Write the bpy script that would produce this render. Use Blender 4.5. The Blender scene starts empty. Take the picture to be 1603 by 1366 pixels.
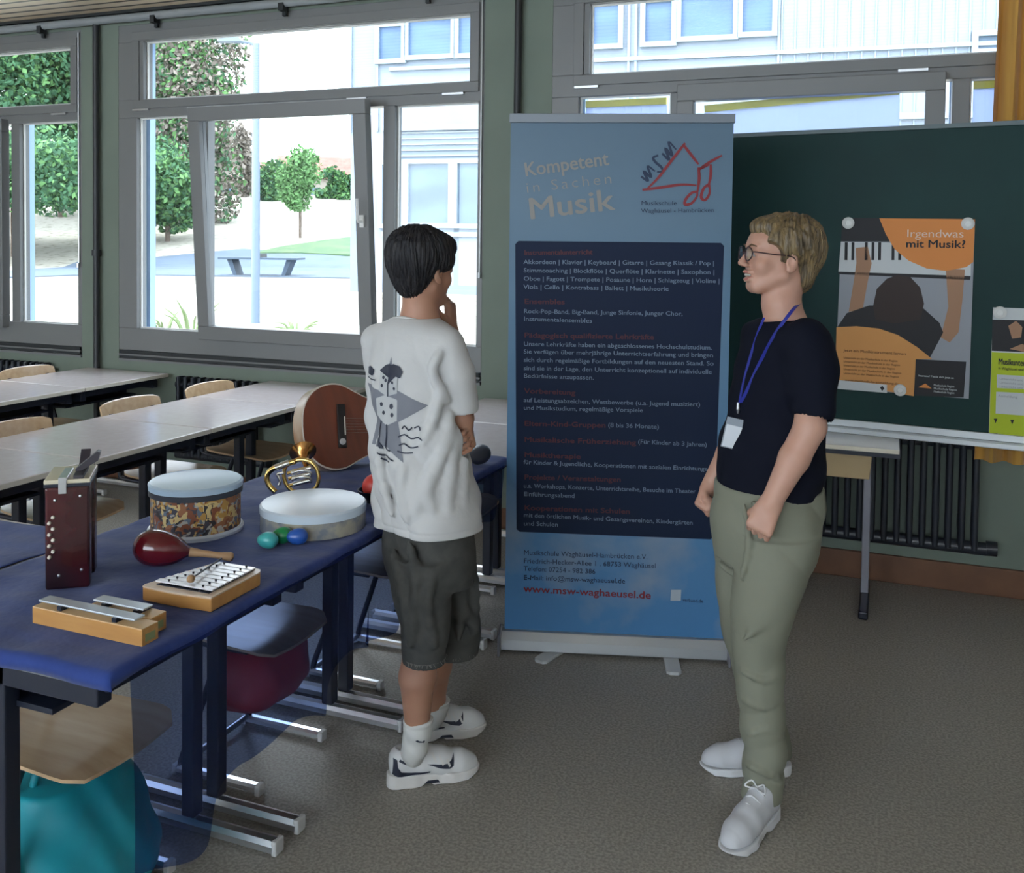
import bpy, bmesh, math, random
import numpy as np
from mathutils import Vector, Matrix
from mathutils.bvhtree import BVHTree
random.seed(7)
SC = bpy.context.scene
COL = SC.collection
PI = math.pi
# ------------------------------------------------------------------ camera
F_PX = 1492.4; CX = 801.0; CY = 437.0; EYE = 1.58
YAW, PITCH, ROLL = -0.37373, 0.03502, 0.01249
def _rot(yaw, pitch, roll):
    cy, sy = math.cos(yaw), math.sin(yaw); cp, sp = math.cos(pitch), math.sin(pitch); cr, sr = math.cos(roll), math.sin(roll)
    W = np.array([[cy, -sy, 0], [0, 0, -1], [sy, cy, 0]])
    P = np.array([[1, 0, 0], [0, cp, -sp], [0, sp, cp]])
    R = np.array([[cr, -sr, 0], [sr, cr, 0], [0, 0, 1]])
    return R @ P @ W
CM = _rot(YAW, PITCH, ROLL)            # rows: right, down, forward
cam_d = bpy.data.cameras.new('camera'); cam = bpy.data.objects.new('camera', cam_d); COL.objects.link(cam)
m = Matrix.Identity(4)
for i in range(3):
    m[i][0] = CM[0][i]; m[i][1] = -CM[1][i]; m[i][2] = -CM[2][i]
m[2][3] = EYE
cam.matrix_world = m
cam_d.sensor_width = 36; cam_d.lens = F_PX / 1603 * 36
cam_d.shift_y = -(683 - CY) / 1603; cam_d.clip_start = .05; cam_d.clip_end = 600
SC.camera = cam
# ------------------------------------------------------------------ light
SC.view_settings.view_transform = 'Standard'; SC.view_settings.look = 'None'
SC.view_settings.gamma = 1; SC.view_settings.exposure = 1.0
try: SC.view_settings.use_curve_mapping = False
except Exception: pass
SC.cycles.use_denoising = True
SC.cycles.max_bounces = 10; SC.cycles.diffuse_bounces = 5; SC.cycles.transparent_max_bounces = 24
SC.cycles.sample_clamp_indirect = 6
wd = bpy.data.worlds.new('sky'); SC.world = wd; wd.use_nodes = True
bg = wd.node_tree.nodes['Background']; bg.inputs[0].default_value = (.86, .92, 1.0, 1); bg.inputs[1].default_value = 4.5
sun_d = bpy.data.lights.new('sun', 'SUN'); sun = bpy.data.objects.new('sun', sun_d); COL.objects.link(sun)
sun_d.energy = 2.2; sun_d.angle = math.radians(.6); sun_d.color = (1, .96, .88)
sun.rotation_euler = Vector((.55, .62, -.95)).to_track_quat('-Z', 'Y').to_euler()
# ------------------------------------------------------------------ helpers
def P(px, py, d):
    """world point seen at photo pixel (px,py) at forward distance d"""
    v = np.array([(px - CX) / F_PX * d, (py - CY) / F_PX * d, d]); w = CM.T @ v
    return Vector((w[0], w[1], w[2] + EYE))
def PZ(px, py, z):
    w = CM.T @ np.array([(px - CX) / F_PX, (py - CY) / F_PX, 1.0]); t = (z - EYE) / w[2]
    return Vector((w[0] * t, w[1] * t, z))
def PPl(px, py, p0, n):
    w = Vector(CM.T @ np.array([(px - CX) / F_PX, (py - CY) / F_PX, 1.0])); c = Vector((0, 0, EYE))
    t = (Vector(p0) - c).dot(n) / w.dot(n); return c + w * t
SR = Vector((CM[0][0], CM[0][1], 0)).normalized()      # screen right on the floor plane
SA = Vector((-SR.y, SR.x, 0))                          # away from the camera
UP = Vector((0, 0, 1))
def mat(name, col, rough=.6, metal=0, spec=.5, noise=None, bump=None, trans=0, emit=None, sub=0, coat=0, alpha=1, sheen=0):
    mt = bpy.data.materials.new(name); mt.use_nodes = True; nt = mt.node_tree; b = nt.nodes['Principled BSDF']
    b.inputs['Base Color'].default_value = (*col, 1); b.inputs['Roughness'].default_value = rough
    b.inputs['Metallic'].default_value = metal; b.inputs['Specular IOR Level'].default_value = spec
    b.inputs['Transmission Weight'].default_value = trans; b.inputs['Subsurface Weight'].default_value = sub
    if sub: b.inputs['Subsurface Radius'].default_value = (.02, .008, .004)
    b.inputs['Coat Weight'].default_value = coat; b.inputs['Alpha'].default_value = alpha
    b.inputs['Sheen Weight'].default_value = sheen
    tc = nt.nodes.new('ShaderNodeTexCoord')
    if noise:
        sc, col2, lo, hi = noise[:4]; det = noise[4] if len(noise) > 4 else 4; stretch = noise[5] if len(noise) > 5 else (1, 1, 1)
        mp = nt.nodes.new('ShaderNodeMapping'); mp.inputs['Scale'].default_value = stretch
        nt.links.new(tc.outputs['Object'], mp.inputs[0])
        n = nt.nodes.new('ShaderNodeTexNoise'); n.inputs['Scale'].default_value = sc; n.inputs['Detail'].default_value = det
        nt.links.new(mp.outputs[0], n.inputs['Vector'])
        r = nt.nodes.new('ShaderNodeMapRange'); r.inputs[1].default_value = lo; r.inputs[2].default_value = hi
        nt.links.new(n.outputs['Fac'], r.inputs[0])
        mx = nt.nodes.new('ShaderNodeMix'); mx.data_type = 'RGBA'
        mx.inputs[6].default_value = (*col, 1); mx.inputs[7].default_value = (*col2, 1)
        nt.links.new(r.outputs[0], mx.inputs[0]); nt.links.new(mx.outputs[2], b.inputs['Base Color'])
    if bump:
        sc, st = bump[:2]; stretch = bump[2] if len(bump) > 2 else (1, 1, 1)
        mp = nt.nodes.new('ShaderNodeMapping'); mp.inputs['Scale'].default_value = stretch
        nt.links.new(tc.outputs['Object'], mp.inputs[0])
        n = nt.nodes.new('ShaderNodeTexNoise'); n.inputs['Scale'].default_value = sc; n.inputs['Detail'].default_value = 3
        nt.links.new(mp.outputs[0], n.inputs['Vector'])
        bp = nt.nodes.new('ShaderNodeBump'); bp.inputs['Strength'].default_value = st; bp.inputs['Distance'].default_value = .01
        nt.links.new(n.outputs['Fac'], bp.inputs['Height']); nt.links.new(bp.outputs[0], b.inputs['Normal'])
    if emit:
        b.inputs['Emission Color'].default_value = (*emit[0], 1); b.inputs['Emission Strength'].default_value = emit[1]
    return mt
def wloc(o):
    v = Vector((0, 0, 0))
    while o is not None: v += o.location; o = o.parent
    return v
def link_mesh(name, me, material, parent=None, world=True, smooth=None):
    o = bpy.data.objects.new(name, me); COL.objects.link(o)
    if material is not None and not me.materials: me.materials.append(material)
    if parent is not None:
        if world: me.transform(Matrix.Translation(-wloc(parent)))
        o.parent = parent
    if smooth is not None:
        for p in me.polygons: p.use_smooth = True
        if smooth < 180:
            me.set_sharp_from_angle(angle=math.radians(smooth))
    return o
class MB:
    def __init__(s): s.v = []; s.f = []; s.mi = []; s.cm = 0
    def add(s, vs, fs):
        n = len(s.v); s.v += [tuple(v) for v in vs]; s.f += [tuple(i + n for i in f) for f in fs]; s.mi += [s.cm] * len(fs); return s
    def box(s, a, b, R=None, o=None):
        x0, y0, z0 = a; x1, y1, z1 = b
        vs = [Vector((x, y, z)) for x in (x0, x1) for y in (y0, y1) for z in (z0, z1)]
        if R is not None: vs = [R @ v for v in vs]
        if o is not None: vs = [v + Vector(o) for v in vs]
        return s.add(vs, [(0, 1, 3, 2), (4, 6, 7, 5), (0, 4, 5, 1), (2, 3, 7, 6), (0, 2, 6, 4), (1, 5, 7, 3)])
    def tube(s, pts, r, seg=12, cap=True, closed=False):
        pts = [Vector(p) for p in pts]; n = len(pts)
        rs = r if hasattr(r, '__len__') else [r] * n
        vs = []; prev = None
        for i, p in enumerate(pts):
            if closed: t = pts[(i + 1) % n] - pts[i - 1]
            else: t = pts[min(i + 1, n - 1)] - pts[max(i - 1, 0)]
            if t.length < 1e-9: t = UP.copy()
            t.normalize()
            if prev is None:
                a = UP if abs(t.z) < .9 else Vector((1, 0, 0)); u = t.cross(a).normalized()
            else:
                u = (prev - t * prev.dot(t)); u = u.normalized() if u.length > 1e-6 else t.orthogonal().normalized()
            prev = u; w = t.cross(u)
            for k in range(seg):
                an = 2 * PI * k / seg; vs.append(p + (u * math.cos(an) + w * math.sin(an)) * rs[i])
        fs = []
        for i in range(n if closed else n - 1):
            j = (i + 1) % n
            for k in range(seg): fs.append((i * seg + k, i * seg + (k + 1) % seg, j * seg + (k + 1) % seg, j * seg + k))
        if cap and not closed:
            fs.append(tuple(range(seg))[::-1]); fs.append(tuple((n - 1) * seg + k for k in range(seg)))
        return s.add(vs, fs)
    def lathe(s, prof, o=(0, 0, 0), R=None, seg=48):
        """prof: (radius, height)"""
        o = Vector(o); vs = []; n = len(prof)
        for r, h in prof:
            for k in range(seg):
                an = 2 * PI * k / seg; v = Vector((r * math.cos(an), r * math.sin(an), h)); vs.append((R @ v if R is not None else v) + o)
        fs = [(i * seg + k, i * seg + (k + 1) % seg, (i + 1) * seg + (k + 1) % seg, (i + 1) * seg + k) for i in range(n - 1) for k in range(seg)]
        if prof[0][0] > 1e-6: fs.append(tuple(range(seg))[::-1])
        if prof[-1][0] > 1e-6: fs.append(tuple((n - 1) * seg + k for k in range(seg)))
        return s.add(vs, fs)
    def prism(s, poly, o, u, w, thick, n=None):
        """poly in (u,w) plane at o, extruded by thick along n"""
        u = Vector(u); w = Vector(w); o = Vector(o); n = Vector(n) if n is not None else u.cross(w).normalized()
        m_ = len(poly); A = [o + u * a + w * b for a, b in poly]; B = [p + n * thick for p in A]
        return s.add(A + B, [tuple(range(m_))[::-1], tuple(range(m_, 2 * m_))] + [(i, (i + 1) % m_, m_ + (i + 1) % m_, m_ + i) for i in range(m_)])
    def quad(s, a, b, c, d): return s.add([a, b, c, d], [(0, 1, 2, 3)])
    def build(s, name, material, parent=None, world=True, smooth=None, bevel=0, segs=2):
        me = bpy.data.meshes.new(name); me.from_pydata(s.v, [], s.f)
        mats = material if isinstance(material, (list, tuple)) else [material]
        for mm in mats: me.materials.append(mm)
        if len(mats) > 1: me.polygons.foreach_set('material_index', s.mi)
        bm = bmesh.new(); bm.from_mesh(me); bmesh.ops.recalc_face_normals(bm, faces=bm.faces); bm.to_mesh(me); bm.free()
        o = link_mesh(name, me, None, parent, world, smooth)
        if bevel:
            md = o.modifiers.new('bevel', 'BEVEL'); md.width = bevel; md.segments = segs; md.limit_method = 'ANGLE'; md.angle_limit = math.radians(40)
            md.harden_normals = False
        return o
def empty(name, loc, label, cat, group=None, rz=0):
    o = bpy.data.objects.new(name, None); COL.objects.link(o); o.location = loc; o.rotation_euler = (0, 0, rz); o.empty_display_size = .05
    return tag(o, label, cat, group)
def tag(o, label, cat, group=None, kind=None):
    o['label'] = label; o['category'] = cat
    if group: o['group'] = group
    if kind: o['kind'] = kind
    return o
def struct(o): o['kind'] = 'structure'; return o
def copy_tree(o, parent=None):
    c = o.copy(); COL.objects.link(c)
    if parent is not None: c.parent = parent; c.matrix_parent_inverse = o.matrix_parent_inverse
    for ch in list(o.children): copy_tree(ch, c)
    return c
def arc(c, u, w, r, a0, a1, n=12):
    c = Vector(c); u = Vector(u); w = Vector(w)
    return [c + (u * math.cos(a0 + (a1 - a0) * i / n) + w * math.sin(a0 + (a1 - a0) * i / n)) * r for i in range(n + 1)]
def smooth_path(pts, n=8):
    pts = [Vector(p) for p in pts]; out = []
    for i in range(len(pts) - 1):
        p0 = pts[max(i - 1, 0)]; p1 = pts[i]; p2 = pts[i + 1]; p3 = pts[min(i + 2, len(pts) - 1)]
        for k in range(n):
            t = k / n
            out.append(.5 * ((2 * p1) + (p2 - p0) * t + (2 * p0 - 5 * p1 + 4 * p2 - p3) * t * t + (3 * p1 - p0 - 3 * p2 + p3) * t ** 3))
    out.append(pts[-1]); return out
_FONT = None
def text_mesh(txt, size, depth=.0004, bold=0, width=None, shear=0, space=1.0):
    """flat lettering mesh in the XY plane, left/baseline at origin"""
    cu = bpy.data.curves.new('t', 'FONT'); cu.body = txt; cu.size = size; cu.extrude = depth; cu.offset = min(bold, 0); cu.shear = shear
    cu.space_character = space; cu.resolution_u = 3
    ob = bpy.data.objects.new('t', cu); COL.objects.link(ob)
    dg = bpy.context.evaluated_depsgraph_get(); me = bpy.data.meshes.new_from_object(ob.evaluated_get(dg))
    bpy.data.objects.remove(ob); bpy.data.curves.remove(cu)
    if width and len(me.vertices):
        xs = [v.co.x for v in me.vertices]; k = width / (max(xs) - min(xs)); me.transform(Matrix.Diagonal((k, 1, 1, 1)))
    if bold > 0:
        b0 = [v.co.copy() for v in me.vertices]; fs = [tuple(p.vertices) for p in me.polygons]; n = len(b0); vs = []; ff = []
        for k, (dx, dy) in enumerate(((-1, 0), (0, 0), (1, 0), (0, -.7), (0, .7))):
            vs += [v + Vector((dx * bold, dy * bold, k * .00006)) for v in b0]; ff += [tuple(i + k * n for i in f) for f in fs]
        me = bpy.data.meshes.new('t'); me.from_pydata(vs, [], ff)
    me.materials.clear(); return me
def place_text(txt, o, u, w, size, material, parent, name='lettering', width=None, bold=0, rot=0, space=1.0, shear=0, label=None):
    """lettering on a surface: origin o, reading direction u, up w"""
    me = text_mesh(txt, size, bold=bold, width=width, space=space, shear=shear)
    u = Vector(u).normalized(); w = Vector(w).normalized()
    if rot: u, w = u * math.cos(rot) + w * math.sin(rot), -u * math.sin(rot) + w * math.cos(rot)
    n = u.cross(w); M = Matrix(((u.x, w.x, n.x, o[0]), (u.y, w.y, n.y, o[1]), (u.z, w.z, n.z, o[2]), (0, 0, 0, 1)))
    me.transform(M)
    ob = link_mesh(name, me, material, parent)
    if label: ob['label'] = label
    return ob
def stripes(mt, axis, scale, col_a, col_b, duty=.5):
    """recolours a material with hard stripes along an object axis"""
    nt = mt.node_tree; b = nt.nodes['Principled BSDF']; tc = nt.nodes.new('ShaderNodeTexCoord'); sp = nt.nodes.new('ShaderNodeSeparateXYZ')
    nt.links.new(tc.outputs['Object'], sp.inputs[0])
    a = nt.nodes.new('ShaderNodeMath'); a.operation = 'MULTIPLY'; a.inputs[1].default_value = scale; nt.links.new(sp.outputs[axis], a.inputs[0])
    f = nt.nodes.new('ShaderNodeMath'); f.operation = 'FRACT'; nt.links.new(a.outputs[0], f.inputs[0])
    g = nt.nodes.new('ShaderNodeMath'); g.operation = 'GREATER_THAN'; g.inputs[1].default_value = duty; nt.links.new(f.outputs[0], g.inputs[0])
    mx = nt.nodes.new('ShaderNodeMix'); mx.data_type = 'RGBA'; mx.inputs[6].default_value = (*col_a, 1); mx.inputs[7].default_value = (*col_b, 1)
    nt.links.new(g.outputs[0], mx.inputs[0]); nt.links.new(mx.outputs[2], b.inputs['Base Color']); return mt
# ================================================================== SETTING
YW = 4.863; XL = -8.1; XR = 1.62; YB = -3.5; ZC = 3.05
M_wall = mat('green_wall_paint', (.185, .225, .185), .75, noise=(3, (.165, .20, .165), .3, .7))
M_frame = mat('grey_window_plastic', (.18, .183, .185), .38)
M_white = mat('white_paint', (.72, .72, .70), .6)
M_dark = mat('black_gap', (.015, .018, .02), .6)
M_floor = mat('speckled_carpet', (.37, .345, .305), .5, noise=(120, (.23, .215, .19), .38, .62, 3), bump=(160, .06), spec=.4)
nt = M_floor.node_tree
M_ceil = stripes(mat('wooden_ceiling_slats', (.6, .5, .36), .35), 1, 10.2, (.05, .035, .02), (.70, .56, .40), .26)
M_glass = bpy.data.materials.new('window_glass'); M_glass.use_nodes = True
nt = M_glass.node_tree; nt.nodes.clear(); ou = nt.nodes.new('ShaderNodeOutputMaterial'); tr = nt.nodes.new('ShaderNodeBsdfTransparent')
tr.inputs[0].default_value = (.93, .96, .97, 1)
gl = nt.nodes.new('ShaderNodeBsdfGlossy'); gl.inputs['Roughness'].default_value = .01; lw = nt.nodes.new('ShaderNodeLayerWeight'); lw.inputs[0].default_value = .5; pw = nt.nodes.new('ShaderNodeMath'); pw.operation = 'POWER'; pw.inputs[1].default_value = 4; fr = nt.nodes.new('ShaderNodeMath'); fr.operation = 'MULTIPLY_ADD'; fr.inputs[1].default_value = .8; fr.inputs[2].default_value = .03; nt.links.new(lw.outputs['Facing'], pw.inputs[0]); nt.links.new(pw.outputs[0], fr.inputs[0])
mx = nt.nodes.new('ShaderNodeMixShader'); nt.links.new(fr.outputs[0], mx.inputs[0]); nt.links.new(tr.outputs[0], mx.inputs[1]); nt.links.new(gl.outputs[0], mx.inputs[2]); nt.links.new(mx.outputs[0], ou.inputs[0])
b = MB().box((XL - .3, YB - .3, -.2), (XR + .3, YW + .1, 0)); struct(b.build('floor', M_floor))
b = MB().box((XL - .3, YB - .3, ZC), (XR + .3, YW + .05, ZC + .3)); struct(b.build('ceiling', M_ceil))
b = MB().box((XL - .2, YB, 0), (XL, YW, ZC)); struct(b.build('wall_left', M_white))
b = MB().box((XR, YB, 0), (XR + .2, YW + .3, ZC)); struct(b.build('wall_right', M_white))
# wall behind the camera with window openings added to let in fill light
b = MB().box((XL - .2, YB - .2, 0), (XR + .2, YB, .9)).box((XL - .2, YB - .2, 2.95), (XR + .2, YB, ZC)).box((XL - .2, YB - .2, .9), (XL + .5, YB, 2.95)).box((XR - .5, YB - .2, .9), (XR + .2, YB, 2.95))
struct(b.build('wall_front', M_white))
# window wall: parapet, pillars, lintel
T = .30
M_WIN = [(-7.57, -4.985), (-4.67, -2.085), (-1.77 + .085, .815 + .085)]
M_WIN = [(-7.57, -4.985), (-4.67, -2.085), (-1.69, .90)]
pil = [(XL - .2, M_WIN[0][0]), (M_WIN[0][1], M_WIN[1][0]), (M_WIN[1][1], M_WIN[2][0]), (M_WIN[2][1], XR + .2)]
b = MB().box((XL - .2, YW, 0), (XR + .2, YW + T, .80))
for a, c in pil: b.box((a, YW, .80), (c, YW + T, ZC))
for a, c in M_WIN: b.box((a, YW, 2.97), (c, YW + T, ZC))
for a, c in M_WIN: b.box((a, YW + .05, .80), (c, YW + T, .90))
struct(b.build('wall_back', M_wall))
b = MB(); b2 = MB()
for a, c in M_WIN:
    b.box((a + .004, YW - .014, .836), (c - .004, YW + .0, .846)); b2.box((a + .012, YW - .006, .846), (c - .012, YW + .0, .869)).box((a + .012, YW - .006, .822), (c - .012, YW + .0, .836))
struct(b.build('trim_1', M_frame)); struct(b2.build('trim_4', M_dark))
M_skirt = mat('red_brown_skirting', (.17, .075, .035), .5, noise=(8, (.12, .05, .025), .3, .7))
b = MB().box((XL, YW - .022, 0), (XR, YW, .13)); struct(b.build('baseboard_back', M_skirt, bevel=.004))
# ceiling edge profile and curtain rail
b = MB().box((XL, YW - .07, ZC - .018), (XR, YW + .0, ZC)); struct(b.build('trim_2', M_dark))
b = MB().tube([(XL, YW - .045, 3.005), (XR, YW - .045, 3.005)], .026, 14)
struct(b.build('trim_3', mat('grey_rail', (.28, .30, .31), .4), smooth=40))
M_metal = mat('brushed_metal', (.55, .56, .58), .3, metal=1)
clipm = None
for x in (-5.28, -4.33, -3.37, -2.42, -1.2, -.3):
    b = MB().box((x - .018, YW - .075, 2.955), (x + .018, YW - .02, 3.0)).box((x - .012, YW - .04, 2.93), (x + .012, YW - .02, 2.96))
    o = b.build('rail_bracket', M_dark); o.location = (0, 0, 0)
    tag(o, 'small black bracket holding the grey rail above the windows', 'bracket', 'brackets along the window rail')
# pipes on the pillars
M_pipe = mat('dark_pipe', (.02, .022, .025), .45)
for i, x in enumerate((-4.825, -1.875)):
    b = MB().tube([(x, YW - .035, .1), (x, YW - .035, ZC)], .020, 14)
    r = b.build('heating_pipe', M_pipe, smooth=40)
    tag(r, ['black vertical heating pipe on the pillar left of the tilted window', 'black vertical heating pipe on the pillar behind the blue banner'][i], 'pipe')
    c = MB().tube([(x, YW - .035, 1.48), (x, YW - .035, 1.52)], .030, 14).box((x - .008, YW - .035, 1.49), (x + .008, YW, 1.51)).build('pipe_clamp', M_pipe, r, smooth=40)
# windows
def frame_rect(b, x0, x1, z0, z1, w, y0, y1, R=None, o=None):
    b.box((x0, y0, z0), (x1, y1, z0 + w), R, o).box((x0, y0, z1 - w), (x1, y1, z1), R, o)
    b.box((x0, y0, z0 + w), (x0 + w, y1, z1 - w), R, o).box((x1 - w, y0, z0 + w), (x1, y1, z1 - w), R, o)
M_guide = mat('outer_guide_rail', (.35, .5, .75), .35)
def window(n, x0, tilt=0):
    """x0 = left edge; layout repeats along the facade"""
    x1 = x0 + 2.585; g = YW + .045
    root = bpy.data.objects.new('window_%d' % n, None); COL.objects.link(root); root.location = (x0, YW, .87); struct(root)
    b = MB(); y0, y1 = YW + .0, YW + .085
    b.box((x0, y0, .87), (x1, y1, 1.015)); b.box((x0, y0, 2.86), (x1, y1, 2.97))
    b.box((x0, y0, 1.015), (x0 + .15, y1, 2.375)); b.box((x1 - .035, y0, 1.015), (x1, y1, 2.375))
    b.box((x0, y0, 2.49), (x0 + .205, y1, 2.86)); b.box((x1 - .085, y0, 2.49), (x1, y1, 2.86))
    b.box((x0, y0, 2.375), (x1, y1, 2.49))
    b.box((x0 + .64, y0 + .02, 1.015), (x0 + .70, y1, 2.375)); b.box((x0 + 1.955, y0, 1.015), (x0 + 2.03, y1, 2.375))
    b.build('window_frame', M_frame, root, bevel=.003)
    # raised transom frame and its groove
    b = MB(); frame_rect(b, x0 + .12, x1 - .03, 2.43, 2.92, .055, YW - .012, YW + .01)
    b.build('transom_sash', M_frame, root, bevel=.003)
    b = MB()
    for xx in (x0 + .13, x0 + 1.72, x1 - .25): b.box((xx, YW - .018, 2.417), (xx + .13, YW - .004, 2.429))
    b.build('hinge', M_metal, root)
    # tilting sash
    a = math.radians(4.3) if tilt else 0
    sx0, sx1, sz0, sz1 = x0 + .685, x0 + 1.925, .975, 2.405
    o = Vector((0, YW - .008, sz0)); R = Matrix.Rotation(a, 3, 'X')
    b = MB(); w = .085
    b.box((sx0, -.045, 0), (sx1, .02, w), R, o).box((sx0, -.045, sz1 - sz0 - w), (sx1, .02, sz1 - sz0), R, o)
    b.box((sx0, -.045, w), (sx0 + w, .02, sz1 - sz0 - w), R, o).box((sx1 - w, -.045, w), (sx1, .02, sz1 - sz0 - w), R, o)
    sash = b.build('sash', M_frame, root, bevel=.004)
    g2 = MB().box((sx0 + w, -.012, w), (sx1 - w, -.006, sz1 - sz0 - w), R, o).build('pane', M_glass, sash)
    hx = sx1 - .04; hz = .74
    h = MB().box((hx - .014, -.057, hz - .035), (hx + .014, -.045, hz + .035), R, o)
    pts = [R @ Vector(q) + o for q in ((hx, -.05, hz), (hx, -.09, hz), (hx, -.098, hz + .012), (hx, -.098, hz + .13))]
    h.tube(pts, .008, 10).build('handle', mat('white_handle', (.8, .8, .78), .3), sash, smooth=40)
    # fixed panes
    for (pa, pb, za, zb) in ((x0 + .15, x0 + .64, 1.015, 2.375), (x0 + 2.03, x1 - .035, 1.015, 2.375), (x0 + .205, x1 - .085, 2.49, 2.86)):
        MB().box((pa, g, za), (pb, g + .006, zb)).build('pane', M_glass, root)
    b = MB()
    for (pa, pb, za, zb) in ((x0 + .15, x0 + .64, 1.015, 2.375), (x0 + 2.03, x1 - .035, 1.015, 2.375), (x0 + .205, x1 - .085, 2.49, 2.86)):
        frame_rect(b, pa, pb, za, zb, .008, g - .012, g)
    b.build('glazing_bead', M_white, root)
    b = MB()
    for xx, zt in ((x0 + .12, 2.95), (x0 + 1.95, 2.4)): b.box((xx, YW + .12, .9), (xx + .03, YW + .17, zt))
    b.box((x0, YW + .085, .90), (x1, YW + T + .05, .93)).box((x0, YW + .085, 2.93), (x1, YW + T, 2.97))
    b.build('outer_guide', M_guide, root)
    # slot under the window with its grille
    b = MB().box((x0 + .005, YW - .006, .80), (x1 - .005, YW + .05, .815)).box((x0 + .005, YW + .03, .80), (x1 - .005, YW + .05, .87))
    b.build('ledge', M_frame, root)
    # thin cord rod at the right edge
    b = MB().tube([(x1 - .012, YW - .012, 1.42), (x1 - .012, YW - .012, 2.95)], .005, 8).tube([(x1 - .012, YW - .02, 1.40), (x1 - .012, YW - .02, 1.43)], .012, 8)
    b.build('cord_rod', M_metal, root, smooth=40)
    return root
W1 = window(1, M_WIN[0][0]); W2 = window(2, M_WIN[1][0], 1); W3 = window(3, M_WIN[2][0])
# pale sun blinds hanging outside window 3, each with a yellow top batten
M_blind = mat('pale_blind_fabric', (.62, .67, .80), .8)
nt = M_blind.node_tree; tl = nt.nodes.new('ShaderNodeBsdfTranslucent'); tl.inputs[0].default_value = (.55, .62, .80, 1); mx = nt.nodes.new('ShaderNodeMixShader'); mx.inputs[0].default_value = .75
nt.links.new(nt.nodes['Principled BSDF'].outputs[0], mx.inputs[1]); nt.links.new(tl.outputs[0], mx.inputs[2]); nt.links.new(mx.outputs[0], nt.nodes['Material Output'].inputs[0]); M_yel = mat('yellow_batten', (.75, .66, .12), .6)
x0 = M_WIN[2][0]
for k, (a, c, zt, zr) in enumerate(((.16, .60, 2.33, 2.33), (.80, 1.73, 2.28, 2.33), (2.05, 2.55, 2.34, 2.34))):
    r = empty('sun_blind', (x0 + a, YW + .10, 1.2), ['pale lilac sun blind with yellow batten in the pane right above the banner', 'wide pale sun blind with slanting yellow batten in the middle sash above the chalkboard', 'pale sun blind with yellow batten in the pane beside the ochre curtain'][k], 'blind')
    n = 10; b = MB(); vs = []
    for i in range(n + 1):
        x = x0 + a + (c - a) * i / n; zz = zt + (zr - zt) * i / n; dy = .004 * math.sin(i * 2.1)
        vs += [(x + (.02 if i == n else 0), YW + .10 + dy, 1.2), (x, YW + .10 + dy, zz), (x, YW + .106 + dy, zz), (x + (.02 if i == n else 0), YW + .106 + dy, 1.2)]
    fs = [(4 * i + j, 4 * i + 4 + j, 4 * i + 4 + (j + 1) % 4, 4 * i + (j + 1) % 4) for i in range(n) for j in range(4)] + [(0, 1, 2, 3), (4 * n, 4 * n + 3, 4 * n + 2, 4 * n + 1)]
    b.add(vs, fs).build('fabric', M_blind, r)
    an = math.atan2(zr - zt, c - a); L = math.hypot(zr - zt, c - a)
    MB().box((0, -.008, 0), (L, .014, .035), Matrix.Rotation(-an, 3, 'Y'), (x0 + a, YW + .10, zt)).build('batten', M_yel, r)
# unseen window strip added behind the camera for fill light: its panes
root = bpy.data.objects.new('window_4', None); COL.objects.link(root); root.location = (XL + .5, YB, .9); struct(root)  # added unseen window for fill light
b = MB(); xx = XL + .5
while xx < XR - .55: b.box((xx, YB - .12, .9), (xx + .06, YB - .05, 2.95)); xx += 1.38
b.box((XL + .5, YB - .12, .9), (XR - .5, YB - .05, .96)).box((XL + .5, YB - .12, 2.89), (XR - .5, YB - .05, 2.95))
b.build('window_frame', M_frame, root); MB().box((XL + .5, YB - .09, .96), (XR - .5, YB - .084, 2.89)).build('pane', M_glass, root)  # frame and pane of the added fill-light window
# ================================================================== OUTSIDE
GZ = .22
def lum_noise(name, a, b_, sc, lo=.35, hi=.65, rough=.9): return mat(name, a, rough, noise=(sc, b_, lo, hi, 6))
M_dry = lum_noise('dry_sunlit_grass', (.30, .285, .24), (.12, .11, .08), 2.6, .52, .72)
M_grass = lum_noise('green_lawn', (.035, .085, .035), (.07, .11, .05), 1.2)
M_shade_path = lum_noise('paving_with_painted_shade', (.075, .105, .15), (.06, .085, .12), .7)  # bluish paving tone with the shade of the yard mixed into the colour
def terr(x, y):
    d = -.365 * x + .93 * y; t = min(max(0, d - 47), 38); return GZ + .150 * t + min(0, (d - 49)) * 0
b = MB(); xs = [-130 + 3 * i for i in range(80)]; ys = [YW + T + .02] + [8 + 2.5 * i for i in range(50)]
vs = [(x, y, terr(x, y)) for y in ys for x in xs]; nx = len(xs)
b.add(vs, [(j * nx + i, j * nx + i + 1, (j + 1) * nx + i + 1, (j + 1) * nx + i) for j in range(len(ys) - 1) for i in range(nx - 1)])
g_ = b.build('ground', M_dry); struct(g_)
def PT(px, py):
    """where the sight line through a pixel meets the terrain"""
    o = Vector((0, 0, EYE)); d = P(px, py, 1) - o; t = 6.0
    while t < 120:
        p = o + d * t
        if p.z < terr(p.x, p.y): return p
        t += .1
    return o + d * t
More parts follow.
